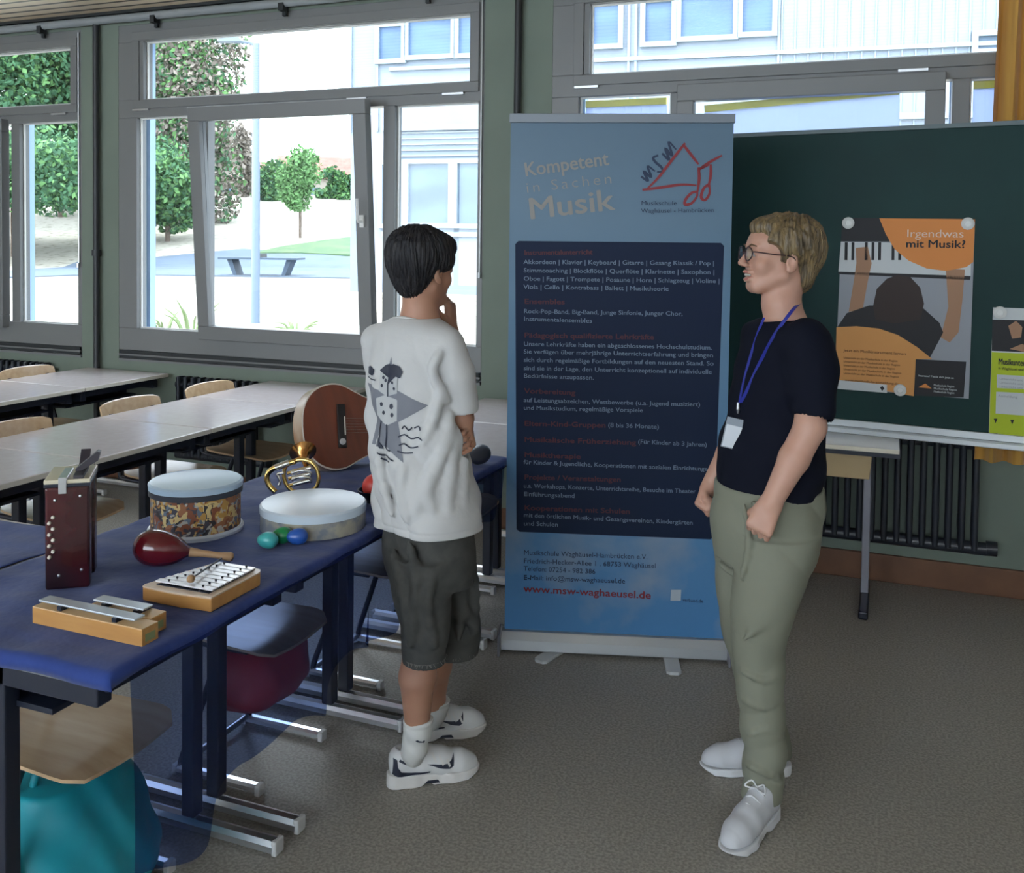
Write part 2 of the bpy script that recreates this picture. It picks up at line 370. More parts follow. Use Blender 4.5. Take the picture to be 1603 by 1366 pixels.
def ground_patch(name, poly, material, z=.05):
    pts = [PT(px, py) for px, py in poly]
    bm = bmesh.new(); f = bm.faces.new([bm.verts.new((p.x, p.y, 0)) for p in pts]); bmesh.ops.triangulate(bm, faces=[f])
    for _ in range(5): 
        ed = [e for e in bm.edges if e.calc_length() > 2.2]
        if not ed: break
        bmesh.ops.subdivide_edges(bm, edges=ed, cuts=1); bmesh.ops.triangulate(bm, faces=[f for f in bm.faces if len(f.verts) > 3])
    for v in bm.verts: v.co.z = terr(v.co.x, v.co.y) + z
    bmesh.ops.recalc_face_normals(bm, faces=bm.faces); ex = bmesh.ops.extrude_face_region(bm, geom=list(bm.faces))
    for v in [g for g in ex['geom'] if isinstance(g, bmesh.types.BMVert)]: v.co.z -= z + .05
    me = bpy.data.meshes.new(name); bm.to_mesh(me); bm.free(); return struct(link_mesh(name, me, material))
ground_patch('painted_shade_path', [(-60, 430), (20, 424), (120, 411), (250, 403), (330, 395), (380, 390), (440, 394), (560, 404), (700, 412), (700, 440), (540, 436), (400, 434), (215, 431), (110, 432), (-60, 438)], M_shade_path, .04)  # path patch drawn along the blue shade band, shade painted into its colour
ground_patch('lawn', [(395, 398), (440, 388), (520, 376), (620, 366), (640, 404), (560, 402), (470, 398)], M_grass, .09)
# ---- school building opposite
FN = (SR * math.cos(math.radians(-16.3 + 90)) + SA * math.sin(math.radians(-16.3 + 90)))
fdir = (SR * math.cos(math.radians(16.3)) - SA * math.sin(math.radians(16.3))).normalized()   # facade runs right and nearer
FN = Vector((fdir.y, -fdir.x, 0)).normalized()
FP = PZ(730, 461, GZ)
if FN.dot(-FP) < 0: FN = -FN                                     # faces our room
FU = fdir
def fp(px, py, off=0):
    q = PPl(px, py, FP + FN * off, FN); return ((q - FP).dot(FU), q.z)
def fbox(b, u0, u1, z0, z1, o0, o1):
    vs = [FP + FU * u + FN * o + UP * (z - FP.z) for u in (u0, u1) for o in (o0, o1) for z in (z0, z1)]
    b.add(vs, [(0, 1, 3, 2), (4, 6, 7, 5), (0, 4, 5, 1), (2, 3, 7, 6), (0, 2, 6, 4), (1, 5, 7, 3)])
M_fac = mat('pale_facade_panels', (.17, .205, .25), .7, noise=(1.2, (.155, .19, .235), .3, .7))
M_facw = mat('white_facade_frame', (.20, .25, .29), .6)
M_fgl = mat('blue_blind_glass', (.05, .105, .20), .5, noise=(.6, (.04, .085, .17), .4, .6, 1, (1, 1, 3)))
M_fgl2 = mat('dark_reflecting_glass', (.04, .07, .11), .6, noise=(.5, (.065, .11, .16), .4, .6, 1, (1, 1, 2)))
bl = empty('school_building', FP, 'pale blue-white school building with rows of windows seen through the windows', 'building')
uL = fp(549, 200)[0]; uR = uL + 60
b = MB(); fbox(b, uL, uR, GZ - .2, GZ + 14, -12, 0); b.build('wall', M_fac, bl)
b = MB(); zl = fp(650, 205)[1]; zs = fp(660, 363)[1]; zu = fp(660, 104)[1]
fbox(b, uL + 1.0, uR, zs - .12, zs, 0, .10); fbox(b, uL + 1.0, uR, zl, zl + .15, 0, .12); fbox(b, uL + 1.2, uR, zu - .1, zu, 0, .10)
for z in np.arange(fp(650, 257)[1] + .05, zl, .16): fbox(b, uL + 1.1, uL + 9, z, z + .03, 0, .06)
for px in (548, 590, 982, 993, 1216): fbox(b, fp(px, 95)[0], fp(px, 95)[0] + .06, zl, GZ + 12, 0, .06)
b.build('ledge', M_facw, bl)
for px in range(1225, 1600, 11):
    pass
b = MB()
for px in list(range(1222, 1640, 21)): fbox(b, fp(px, 60)[0], fp(px, 60)[0] + .035, zu - 2.2, GZ + 13.5, 0, .03)
b.build('cladding_rib', M_facw, bl)
def fwin(xa, xb, ya, yb, mt, xref=None):
    ua, z0 = fp(xa, yb); ub, _ = fp(xb, yb); _, z1 = fp(xa, ya)
    b = MB(); fr_ = .13; fbox(b, ua - fr_, ub + fr_, z0 - fr_, z0, 0, .14); fbox(b, ua - fr_, ub + fr_, z1, z1 + fr_, 0, .14)
    fbox(b, ua - fr_, ua, z0, z1, 0, .14); fbox(b, ub, ub + fr_, z0, z1, 0, .14)
    w = b.build('window', M_facw, bl)
    b = MB(); fbox(b, ua, ub, z0, z1, .02, .05); b.build('pane', mt, w)
for a in ((595, 630, 44, 94), (641, 707, 34, 88), (719, 790, 26, 85), (800, 870, 20, 80), (880, 915, 14, 72), (929, 968, 10, 71), (1010, 1051, 6, 67), (1066, 1147, -4, 59), (1162, 1208, -12, 52)): fwin(*a, M_fgl)
for a in ((600, 627, 258, 350), (640, 703, 257, 349), (717, 790, 256, 350), (1529, 1600, 58, 78)): fwin(*a, M_fgl2)
# ---- trees
M_leafD = lum_noise('dark_leaves', (.02, .075, .035), (.05, .14, .06), 1.5); M_leafL = lum_noise('light_leaves', (.07, .17, .05), (.12, .26, .09), 2)
M_leafB = lum_noise('bronze_leaves', (.14, .12, .10), (.24, .21, .18), 1.5); M_bark = lum_noise('bark', (.08, .06, .045), (.14, .11, .09), 6)
def crown(name, c, r, n, leaf, material, parent, seed=0, holes=.15, mats=None, boxy=0):
    rg = np.random.default_rng(seed); vs = []; fs = []
    k = 0; blobs = [(rg.normal(size=3) * .5, .45 + .3 * rg.random()) for _ in range(14)]
    P0 = []
    while len(P0) < n:
        bc, br = blobs[rg.integers(len(blobs))]; d = rg.normal(size=3); d /= np.linalg.norm(d)
        q = bc + d * br * (rg.random() ** .35)
        if np.linalg.norm(q) < 1.25: P0.append(q)
    for q in P0:
        if boxy: q = q * np.array((1, 1, 1.0)); sc_ = 1 / max(.5, math.sqrt(1 - min(.93, (q[2] * .9) ** 2))); q = np.array((q[0] * sc_, q[1] * sc_, q[2]))
        p = np.array(c) + q * np.array(r); a = rg.normal(size=3); a /= np.linalg.norm(a); bb = np.cross(a, rg.normal(size=3)); bb /= np.linalg.norm(bb)
        s = leaf * (.6 + .8 * rg.random()); i = len(vs)
        vs += [p - a * s, p + bb * s * .55, p + a * s, p - bb * s * .55]; fs.append((i, i + 1, i + 2, i + 3))
    me = bpy.data.meshes.new(name); me.from_pydata([tuple(v) for v in vs], [], fs); mats = mats or [material]
    for mm in mats: me.materials.append(mm)
    if len(mats) > 1: me.polygons.foreach_set('material_index', [int(rg.random() * len(mats)) for _ in fs])
    return link_mesh(name, me, None, parent)
def tree(px, ytop, ybot, dist, wpx, n, leaf, material, label, cat='tree', trunk=True, seed=0, base=None, group=None, mats=None, boxy=0):
    k = dist / F_PX; top = P(px, ytop, dist); bot = P(px, ybot, dist)
    gz = base if base is not None else terr(bot.x, bot.y)
    root = empty(cat.replace(' ', '_'), (top.x, top.y, gz), label, cat, group)
    rz = (top.z - bot.z) / 2; rw = wpx * k / 2; c = (top.x, top.y, bot.z + rz)
    crown('foliage', c, (rw, rw * .8, rz), n, leaf, material, root, seed, mats=mats, boxy=boxy)
    MB().tube([(top.x, top.y, gz - .1), (top.x, top.y, bot.z + rz * 1.2)], [.022 * dist / 8 if trunk is True else trunk] * 2, 10).build('trunk', M_bark, root, smooth=60)
    return root
TL = [M_leafD, M_leafD, M_leafD, M_leafL]
tree(-85, -260, 362, 60, 300, 34000, .22, M_leafD, 'tall dark green tree filling the left edge window', seed=1, mats=TL, boxy=1)
tree(92, -230, 364, 66, 260, 34000, .23, M_leafD, 'dark broad tree seen behind the right pane of the leftmost window', seed=2, mats=TL, boxy=1)
tree(232, -110, 362, 72, 120, 11000, .28, M_leafD, 'dark tree partly hidden by the pillar with the black pipe', seed=3, mats=[M_leafD, M_leafD, M_leafB], boxy=1)
tree(318, -60, 330, 64, 165, 24000, .19, M_leafB, 'bronze-leaved tree seen in the upper left of the tilted window', seed=4, mats=[M_leafB, M_leafB, M_leafB, M_leafL, M_leafD])
tree(262, 225, 350, 56, 130, 12000, .16, M_leafL, 'bright green bush under the bronze-leaved tree', 'bush', seed=5, base=None, mats=[M_leafL, M_leafD])
tree(20, 225, 348, 50, 420, 26000, .15, M_leafD, 'dark shrubbery under the trees in the leftmost window', 'shrubbery', seed=11, mats=[M_leafD, M_leafD, M_leafL], boxy=1)
tree(378, 200, 300, 82, 44, 2500, .22, M_leafB, 'small bronze tree beyond the bush left of the lamp post', seed=6)
tree(430, 258, 324, 80, 66, 5000, .20, M_leafL, 'light green hedge bush to the right of the lamp post', 'bush', seed=7, mats=[M_leafL, M_leafD])
tree(530, 266, 324, 82, 66, 5000, .20, M_leafD, 'darker green hedge bush in front of the red roofs', 'bush', seed=8, mats=[M_leafD, M_leafL])
tree(470, 228, 320, 58, 66, 5000, .14, M_leafL, 'slender young tree with a thin trunk in the middle of the lawn', 'young tree', trunk=.09, seed=9)
# ---- red roofed houses
M_tile = mat('red_roof_tiles', (.17, .060, .045), .8, noise=(2, (.22, .10, .08), .3, .7)); M_hw = mat('cream_house_wall', (.22, .20, .17), .8)
for (px, yt, d, w, lab) in ((515, 246, 120, 6, 'house with a red tiled roof beyond the hedge beside the school building'), (372, 252, 140, 4, 'distant house with a reddish roof left of the lamp post')):
    c = P(px, yt, d); r = empty('house', (c.x, c.y, c.z - 7.0), lab, 'house')
    MB().box((-w, -4, -2.5), (w, 4, 4.2)).build('wall', M_hw, r, world=False)
    MB().prism([(-4.6, 4.0), (4.6, 4.0), (0, 7.0)], (-w - .4, 0, 0), (0, 1, 0), (0, 0, 1), 2 * w + .8, (1, 0, 0)).build('roof', M_tile, r, world=False)
    MB().box((-w * .5, -4.06, 1.4), (-w * .2, -4, 2.9)).box((w * .2, -4.06, 1.4), (w * .5, -4, 2.9)).build('window', M_fgl2, r, world=False)
    r.rotation_euler = (0, 0, math.atan2(SR.y, SR.x) + .25)
# ---- concrete table tennis table and lamp post
c = PZ(410, 432, GZ); M_conc = mat('blue_grey_concrete', (.05, .075, .11), .8)
r = empty('table_tennis_table', (c.x, c.y, GZ), 'grey outdoor table tennis table with slanting legs on the paved yard', 'table tennis table', rz=math.atan2(SR.y, SR.x))
MB().box((-1.6, -.7, .68), (1.6, .7, .76)).build('tabletop', M_conc, r, world=False)
MB().box((-.01, -.7, .76), (.01, .7, .91)).build('net', M_dark, r, world=False)
for s in (-1, 1):
    MB().prism([(-.12, 0), (.02, 0), (.30, .68), (.10, .68)], (s * 1.0, -.5, 0), (s, 0, 0), (0, 0, 1), 1.0, (0, 1, 0)).build('leg', M_conc, r, world=False)
c = P(400, 300, 16); M_post = mat('pale_grey_post', (.11, .15, .21), .4)
r = empty('lamp_post', (c.x, c.y, GZ), 'pale grey lamp post with an angular lamp head standing in front of the lawn', 'lamp post')
MB().tube([(c.x, c.y, GZ), (c.x, c.y, 4.9)], [.075, .06], 16).build('pole', M_post, r, smooth=40)
h = P(401, 72, 16); e = P(362, 66, 16)
MB().tube([h, h - SR * .12 + UP * .06, e + UP * .02], .03, 8).prism([(-.22, 0), (.20, 0), (.12, .10), (-.14, .08)], e - SA * .1, SR, UP, .2, SA).build('lamp_head', M_post, r)
# weeds close to the wall
M_weed = mat('weed_green', (.16, .22, .10), .8)
for i, (px, py, s) in enumerate(((256, 492, .6), (300, 470, .8), (462, 500, .7))):
    base = PZ(px, 560, GZ); rg = random.Random(i); b = MB()
    z = P(px, py, (base - Vector((0, 0, EYE))).dot(Vector(CM[2]))).z
    for k in range(11):
        a = rg.uniform(0, 2 * PI); L = rg.uniform(.5, 1.0) * .9 * s; e = base + Vector((math.cos(a) * L * .5, math.sin(a) * L * .5, 0)); e.z = GZ + max(.3, z - GZ) * rg.uniform(.75, 1.05)
        mid = (base + e) / 2 + Vector((0, 0, .15)); b.tube(smooth_path([base, mid, e], 4), [.012, .014, .016, .016, .014, .012, .01, .007, .003], 5)
    tag(b.build('weed', M_weed), ['bushy weed in the bottom left corner of the tilted window', 'tall forked weed left of the tilted sash', 'low forked weed seen through the tilted sash beside the lamp post'][i], 'weed')
# ================================================================== FURNITURE
M_top = mat('beige_laminate', (.60, .54, .55), .2, noise=(30, (.56, .50, .50), .3, .7), spec=.6)
M_edge = mat('pale_edge_band', (.62, .58, .50), .4)
M_blk = mat('dark_blue_black_metal', (.012, .016, .03), .35)
M_chrome = mat('chrome', (.85, .87, .92), .32, metal=1)
M_cap = mat('pale_plastic_cap', (.5, .5, .5), .4)
M_beech = mat('beech_plywood', (.62, .44, .27), .26, noise=(4, (.52, .35, .2), .3, .7, 4, (1, 8, 8)))
def make_desk(name, label, group=None, w=.68, dep=.66):
    r = empty(name, (0, 0, 0), label, 'desk', group); h = dep / 2; y = w / 2
    MB().box((-h, -y + .0035, .722), (h, y - .0035, .745)).build('tabletop', M_top, r, False, bevel=.004)
    MB().box((-h - .003, -y + .0035, .724), (-h, y - .0035, .743)).build('edge_band', M_edge, r, False); MB().box((h, -y + .0035, .724), (h + .003, y - .0035, .743)).build('edge_band', M_edge, r, False)
    MB().box((-h + .05, -y + .05, .68), (h - .05, y - .05, .722)).box((-h + .06, -y + .06, .60), (.12, y - .06, .612)).box((-h + .06, -y + .06, .60), (-h + .072, y - .06, .68)).build('frame', M_blk, r, False)
    for s in (-1, 1):
        l = MB().box((-.020, s * .29 - .02, .045), (.020, s * .29 + .02, .70)).box((-.27, s * .29 - .02, .655), (.27, s * .29 + .02, .70)).build('leg', M_blk, r, False, bevel=.004)
        f = MB(); L = .27
        pr = [(-.020, .012), (-.020, .028), (-.012, .040), (0, .045), (.012, .040), (.020, .028), (.020, .012)]
        f.prism(pr, (-L, s * .29, 0), (0, 1, 0), (0, 0, 1), 2 * L, (1, 0, 0)); ft = f.build('foot', M_chrome, l, False, smooth=30)
        for e in (-1, 1): MB().box((e * L - .010 if e < 0 else L - .006, s * .29 - .019, .004), (e * L + .006 if e < 0 else L + .010, s * .29 + .019, .043)).build('end_cap', M_cap, l, False, bevel=.004)
    return r
def make_chair(name, label, group=None):
    r = empty(name, (0, 0, 0), label, 'chair', group)
    n = 10; vs = []; fs = []
    def sheet(b, fx, nu, nv, t):
        vs = []
        for side in (0, 1):
            for i in range(nu + 1):
                for j in range(nv + 1):
                    p, nn = fx(i / nu, j / nv); vs.append(p + nn * (t if side else 0))
        N = (nu + 1) * (nv + 1); fs = []
        for i in range(nu):
            for j in range(nv):
                a = i * (nv + 1) + j; fs.append((a, a + 1, a + nv + 2, a + nv + 1)); fs.append((N + a, N + a + nv + 1, N + a + nv + 2, N + a + 1))
        ring = [i * (nv + 1) for i in range(nu + 1)] + [nu * (nv + 1) + j for j in range(1, nv + 1)] + [i * (nv + 1) + nv for i in range(nu - 1, -1, -1)] + [j for j in range(nv - 1, 0, -1)]
        for k in range(len(ring)):
            a, c = ring[k], ring[(k + 1) % len(ring)]; fs.append((a, c, N + c, N + a))
        b.add(vs, fs); return b
    def seat(u, v):
        x = -.20 + .40 * u; hw = .19 - .035 * (1 - u) ** 2; y = (v - .5) * 2 * hw; rr = max(0, abs(v - .5) * 2 - .8) / .2
        x2 = x; y *= 1 - .22 * max(0, (abs(u - .5) * 2 - .70) / .30) ** 2.2
        z = .445 - .012 * math.cos((v - .5) * PI) - .018 * max(0, (u - .8) / .2) ** 2 + .012 * (1 - u) ** 3
        return Vector((x2, y, z)), UP
    sheet(MB(), seat, 12, 12, .009).build('seat', M_beech, r, False, smooth=50)
    def back(u, v):
        y = (v - .5) * .40; c = 1 - (2 * (v - .5)) ** 2; top = .775 + .018 * c ** .4 if c > 0 else .775; bot = .60 - .01 * c
        z = bot + (top - bot) * u
        return Vector((-.215 - .055 * u - .035 * c, y, z)), Vector((-1, 0, .3)).normalized()
    sheet(MB(), back, 6, 14, .009).build('backrest', M_beech, r, False, smooth=50)
    for s in (-1, 1):
        y = s * .175
        fr_ = MB().tube(smooth_path([(-.13, y, .03), (-.13, y * .97, .06), (-.06, y * .9, .25), (.0, y * .85, .42), (.02, y * .85, .432)], 4), .0115, 10)
        fr_.tube(smooth_path([(.10, y * .85, .430), (-.16, y * .85, .432), (-.205, y * .85, .47), (-.238, y * .8, .62), (-.262, y * .8, .74)], 5), .0105, 10)
        l = fr_.build('side_frame', M_blk, r, False, smooth=50)
        MB().prism([(-.015, .012), (-.015, .024), (-.008, .032), (.008, .032), (.015, .024), (.015, .012)], (-.15, y, 0), (0, 1, 0), (0, 0, 1), .32, (1, 0, 0)).build('runner', M_chrome, l, False, smooth=30)
        MB().box((.158, y - .016, 0), (.176, y + .016, .034)).build('foot_cap', M_cap, l, False, bevel=.003); MB().box((-.158, y - .016, 0), (-.14, y + .016, .034)).build('foot_cap', M_cap, l, False, bevel=.003)
    MB().tube([(-.135, -.175, .03), (-.135, .175, .03)], .011, 10).build('crossbar', M_metal, r, False, smooth=50)
    return r
def put(o, x, y, rz=0, label=None, group=None, first=[]):
    c = o if id(o) not in first else copy_tree(o)
    if c is o: first.append(id(o))
    c.location = (x, y, 0); c.rotation_euler = (0, 0, rz)
    if label: c['label'] = label
    if group: c['group'] = group
    return c
desk = make_desk('school_desk', 'x')
D = [(-4.55, 4.475, 'beige school desk in the farthest row, touching the wall below the window pillar', None),
     (-4.55, 3.795, 'beige school desk in the farthest row, next to the one touching the wall', None),
     (-4.55, 3.115, 'beige school desk at the left frame edge in the farthest row', None),
     (-3.13, 4.487, 'beige school desk of the middle row ending under the tilted window', None),
     (-3.13, 3.807, 'beige school desk of the middle row behind the tall patterned drum', None),
     (-3.13, 3.127, 'beige school desk of the middle row seen above the red accordion', None),
     (-3.13, 2.447, 'beige school desk of the middle row cut by the left frame edge', None),
     (-1.70, 4.46, 'bare beige school desk against the window wall, between boy and banner', None),
     (-1.70, 3.78, 'bare beige school desk behind the boy, next to the blue cloth', None),
     (-1.70, 3.10, 'cloth-covered desk standing behind the boy in the front row', None),
     (-1.70, 2.42, 'cloth-covered desk with chromed feet left of the boy, under the round drums', None),
     (-1.70, 1.74, 'nearest cloth-covered desk, under the glockenspiel and chime bars', None),
     (-2.385, 1.74, 'cloth-covered desk at the left frame edge, behind the accordion', None)]
for x, y, l, g in D: put(desk, x, y, 0, l, 'school desks')
chair = make_chair('school_chair', 'x')
CH = [(-4.66, 4.38, 'beech school chair in the farthest row before the left radiator'), (-4.66, 3.60, 'beech school chair of the farthest row cut by the left frame edge'),
      (-3.225, 4.32, 'beech school chair of the middle row nearest the window wall'), (-3.225, 3.72, 'beech school chair in the middle of the middle row'),
      (-3.225, 3.03, 'beech school chair of the middle row above the accordion, back at the left'), (-3.225, 2.40, 'beech school chair of the middle row beside the left frame edge'),
      (-1.79, 1.705, 'beech school chair under the nearest cloth-covered desk, above the teal bag'), (-1.79, 2.40, 'beech school chair under the cloth behind the red bag'),
      (-1.79, 3.10, 'school chair with chromed runners just left of the boy, under the cloth-covered desk'), (-1.79, 3.78, 'school chair tucked under the bare desk behind the boy')]
for x, y, l in CH:
    c_ = put(chair, x, y, 0, l, 'school chairs')
    if x > -2 and y < 3.5: c_.scale = (.93, .93, .92)      # the smaller chairs of the front row slide fully under the desks
# ------------------------------------------------------------------ radiators
M_rad = mat('black_radiator', (.022, .026, .036), .35)
def radiator(x0, x1, z0, z1, label, y0=YW - .10, y1=YW - .025):
    r = empty('radiator', ((x0 + x1) / 2, y1, z0), label, 'radiator')
    b = MB(); n = int((x1 - x0) / .055)
    for i in range(n):
        x = x0 + .03 + i * .055
        b.cm = 0
        for yy in (y0 + .014, y1 - .014): b.tube([(x, yy, z0 + .02), (x, yy, z1 - .012)], [.0145, .0145], 8)
        b.box((x - .010, y0 + .014, z0 + .02), (x + .010, y1 - .014, z1 - .008))
    f = b.build('fins', M_rad, r, smooth=60)
    MB().tube([(x0, (y0 + y1) / 2, z0 + .025), (x1, (y0 + y1) / 2, z0 + .025)], .030, 12).tube([(x0, (y0 + y1) / 2, z1 - .06), (x1, (y0 + y1) / 2, z1 - .06)], .024, 12).build('header_pipe', M_rad, r, smooth=60)
    MB().tube([(x1, (y0 + y1) / 2, z0 + .03), (x1 + .045, (y0 + y1) / 2, z0 + .03)], .034, 12).build('valve', M_rad, r, smooth=60)
    MB().box((x0 + .1, y1 - .01, z0 + .1), (x0 + .12, YW, z0 + .16)).box((x1 - .12, y1 - .01, z0 + .1), (x1 - .1, YW, z0 + .16)).build('bracket', M_rad, r)
    return r
radiator(-7.3, -5.19, .22, .765, 'black column radiator under the leftmost window')
radiator(-4.14, -3.49, .22, .745, 'black column radiator visible between the two desk rows')
radiator(-1.0, .455, .20, .76, 'long black column radiator below the chalkboard')
# ------------------------------------------------------------------ right desk under the board
M_oak = mat('light_oak_board', (.52, .38, .20), .5, noise=(5, (.46, .32, .16), .3, .7)); M_gsteel = mat('grey_steel', (.25, .25, .29), .35, metal=.4)
M_ctop = mat('cream_desk_top', (.82, .75, .62), .3)
r = empty('teacher_desk', (-.48, 4.5, 0), 'cream topped desk with a wooden front drawer box standing below the chalkboard', 'desk')
MB().box((-1.02, 4.29, .725), (.072, 4.77, .745)).build('tabletop', M_ctop, r, bevel=.003)
MB().box((-1.024, 4.286, .708), (.076, 4.774, .726)).build('edge_band', M_blk, r)
MB().prism([(-.95, .59), (-.95, .705), (-.035, .705), (-.045, .592)], (0, 4.36, 0), (1, 0, 0), (0, 0, 1), -.38, (0, -1, 0)).build('drawer_box', M_oak, r, bevel=.003)
for x in (-.055, -.93):
    l = MB().box((x - .017, 4.55, .03), (x + .017, 4.59, .70)).build('leg', M_gsteel, r, bevel=.004)
    MB().box((x - .02, 4.30, 0), (x + .02, 4.74, .035)).build('foot', M_blk, l, bevel=.008)
# ------------------------------------------------------------------ chalkboard
zt = P(1160, 213, 4.24).z
BA = PZ(1155, 215, zt); BB = PZ(1603, 195, zt); BU = (BB - BA); BU.z = 0; BU.normalize(); BN = Vector((BU.y, -BU.x, 0))
def bd(px, py, off=.0):
    return PPl(px, py, BA + BN * off, BN)
zb = bd(1450, 668).z; uL_ = (bd(1085, 400) - BA).dot(BU); uR_ = uL_ + 2.3
M_board = mat('dark_green_chalkboard', (.006, .030, .030), .55, noise=(2.5, (.008, .040, .038), .35, .7), spec=.2); M_alu = mat('aluminium_profile', (.55, .58, .60), .35, metal=.5)
def bb_box(b, u0, u1, z0, z1, o0, o1):
    vs = [Vector((BA.x, BA.y, 0)) + BU * u + BN * o + UP * z for u in (u0, u1) for o in (o0, o1) for z in (z0, z1)]
    return b.add(vs, [(0, 1, 3, 2), (4, 6, 7, 5), (0, 4, 5, 1), (2, 3, 7, 6), (0, 2, 6, 4), (1, 5, 7, 3)])
c = BA + BU * (uL_ + uR_) / 2
chalk = empty('chalkboard', (c.x, c.y, zb), 'large dark green chalkboard with posters on it, hung in front of the right window', 'chalkboard')
bb_box(MB(), uL_, uR_, zb, zt, -.03, -.002).build('writing_surface', M_board, chalk, bevel=.002)
bb_box(MB(), uL_ - .015, uR_ + .015, zt, zt + .018, -.035, .004).build('top_rail', mat('dull_green_rail', (.10, .14, .15), .5), chalk); b = MB(); bb_box(b, uL_ - .015, uL_, zb, zt, -.035, .004); bb_box(b, uR_, uR_ + .015, zb, zt, -.035, .004); b.build('frame', M_alu, chalk)
b = MB(); bb_box(b, uL_ - .015, uR_ + .015, zb - .03, zb, -.035, .008); bb_box(b, uL_ - .015, uR_ + .015, zb - .052, zb - .03, -.035, .05); b.build('chalk_ledge', M_alu, chalk, bevel=.003)
b = MB()
for z in (zb + .2, zt - .2):
    q = Vector((BA.x, BA.y, 0)) + BU * (uR_ - .1) - BN * .04; b.box((q.x - .03, q.y, z), (XR, q.y + .05, z + .05))
    bb_box(b, uR_ - .2, uR_ - .02, z, z + .05, -.05, -.03)
b.build('wall_arm', M_gsteel, chalk)
def flat(b, pts, off, t=.0006):
    """flat print on the board plane from photo pixels"""
    q = [bd(x, y, off) for x, y in pts]; n = len(q)
    b.add(q + [p - BN * t for p in q], [tuple(range(n)), tuple(range(n, 2 * n))[::-1]] + [(i, (i + 1) % n, n + (i + 1) % n, n + i) for i in range(n)]); return b
def col(name, c, rough=.6): return mat(name, c, rough, spec=.35)
M_or = col('orange_print', (.66, .24, .06)); M_bkp = col('black_print', (.018, .018, .022)); M_wp = col('white_print', (.55, .58, .60)); M_skp = col('tan_print', (.36, .20, .12)); M_gyp = col('grey_print', (.30, .32, .36))
M_txd = col('dark_text', (.12, .05, .02)); M_txl = col('light_text', (.70, .55, .45)); M_or2 = col('warm_orange_print', (.62, .29, .09))
def pout(name, poly, mt, off, parent, label=None):
    o = flat(MB(), poly, off).build(name, mt, parent)
    if label: o['label'] = label
    return o
p0_ = bd(1415, 480)
po = empty('music_poster', (p0_.x, p0_.y, bd(1410, 612).z), 'large orange and black music poster held by magnets on the chalkboard', 'poster')
pout('paper', [(1318, 341), (1526, 343), (1516, 624), (1306, 607)], M_gyp, .001, po)
pout('picture', [(1318, 341), (1380, 341), (1392, 378), (1316, 378)], M_bkp, .0016, po)
pout('keyboard_print', [(1316, 378), (1440, 381), (1520, 383), (1519, 432), (1312, 425)], M_wp, .0016, po)
for i in range(11):
    if i % 7 in (2, 6): continue
    x = 1322 + i * 10.5; flat(MB(), [(x, 379), (x + 4.5, 379), (x + 4, 407), (x - .5, 407)], .0022).build('black_key_print', M_bkp, po)
pout('shadow_print', [(1312, 425), (1519, 432), (1518, 438), (1312, 429)], M_bkp, .0022, po)
pout('arm_print', [(1339, 388), (1358, 386), (1364, 412), (1358, 440), (1350, 484), (1328, 488), (1336, 440), (1340, 412)], M_skp, .0022, po)
pout('arm_print', [(1480, 420), (1510, 422), (1506, 470), (1500, 520), (1486, 536), (1472, 528), (1484, 480)], M_skp, .0022, po)
pout('shirt_print', [(1325, 490), (1360, 478), (1440, 478), (1470, 505), (1476, 520), (1470, 532), (1455, 560), (1420, 540), (1380, 520), (1308, 515)], M_bkp, .0024, po)
pout('hair_print', [(1366, 480), (1372, 452), (1388, 436), (1405, 430), (1425, 434), (1440, 450), (1446, 475), (1440, 500), (1400, 506), (1370, 500)], col('dark_hair_print', (.035, .022, .02)), .0028, po)
pout('orange_panel', [(1376, 341.5), (1526, 343), (1523, 410), (1512, 418), (1480, 424), (1450, 420), (1422, 408), (1400, 390), (1386, 366)], M_or, .003, po)
pout('orange_panel', [(1309, 512), (1340, 510.5), (1375, 514), (1405, 524), (1435, 543), (1459, 562), (1433, 562), (1430, 620), (1307, 597)], M_or2, .003, po)
pout('black_panel', [(1433, 562), (1512, 566), (1508, 622), (1430, 619)], M_bkp, .003, po)
pout('white_strip', [(1305, 594), (1388, 602), (1388, 615), (1305, 608)], M_wp, .0034, po)
pout('logo_print', [(1437, 606), (1458, 608), (1448, 600)], M_or, .0036, po)
pout('logo_print', [(1377, 606), (1381, 604), (1384, 608), (1380, 612)], M_bkp, .004, po)
def btext(t, px, py, wpx, mt, parent, size=None, dy=None, bold=0):
    a = bd(px, py, .005); e = bd(px + wpx, py + (dy if dy is not None else wpx * .02), .005); u = (e - a)
    return place_text(t, a, BU, UP, size, mt, parent, width=(e - a).length, bold=bold)
btext('Irgendwas', 1418, 371, 88, M_txl, po, .045); btext('mit Musik?', 1417, 387, 92, M_bkp, po, .045, bold=.0008)
btext('Jetzt ein Musikinstrument lernen', 1320, 550, 98, M_txd, po, .018)
for k, w_ in enumerate((84, 88, 80, 90, 86)): btext('Unterricht an der Musikschule in der Region', 1320, 561 + 6.0 * k, w_, M_txd, po, .012)
btext('www.musikschule-anmeldung.de', 1322, 596, 84, M_txd, po, .014)
btext('Interesse? Melde dich jetzt an', 1437, 589, 55, M_wp, po, .012)
for k in range(3): btext('Musikschule Region', 1461, 604 + 5 * k, 32 + 4 * (k % 2), M_wp, po, .012)
p1_ = bd(1600, 590)
py_ = empty('green_notice', (p1_.x, p1_.y, bd(1580, 690).z), 'yellow-green notice with a small photo at the right frame edge of the chalkboard', 'notice')
M_lime = col('lime_print', (.42, .52, .02)); pout('paper', [(1554, 481), (1670, 485), (1668, 702), (1547, 688)], M_wp, .001, py_)
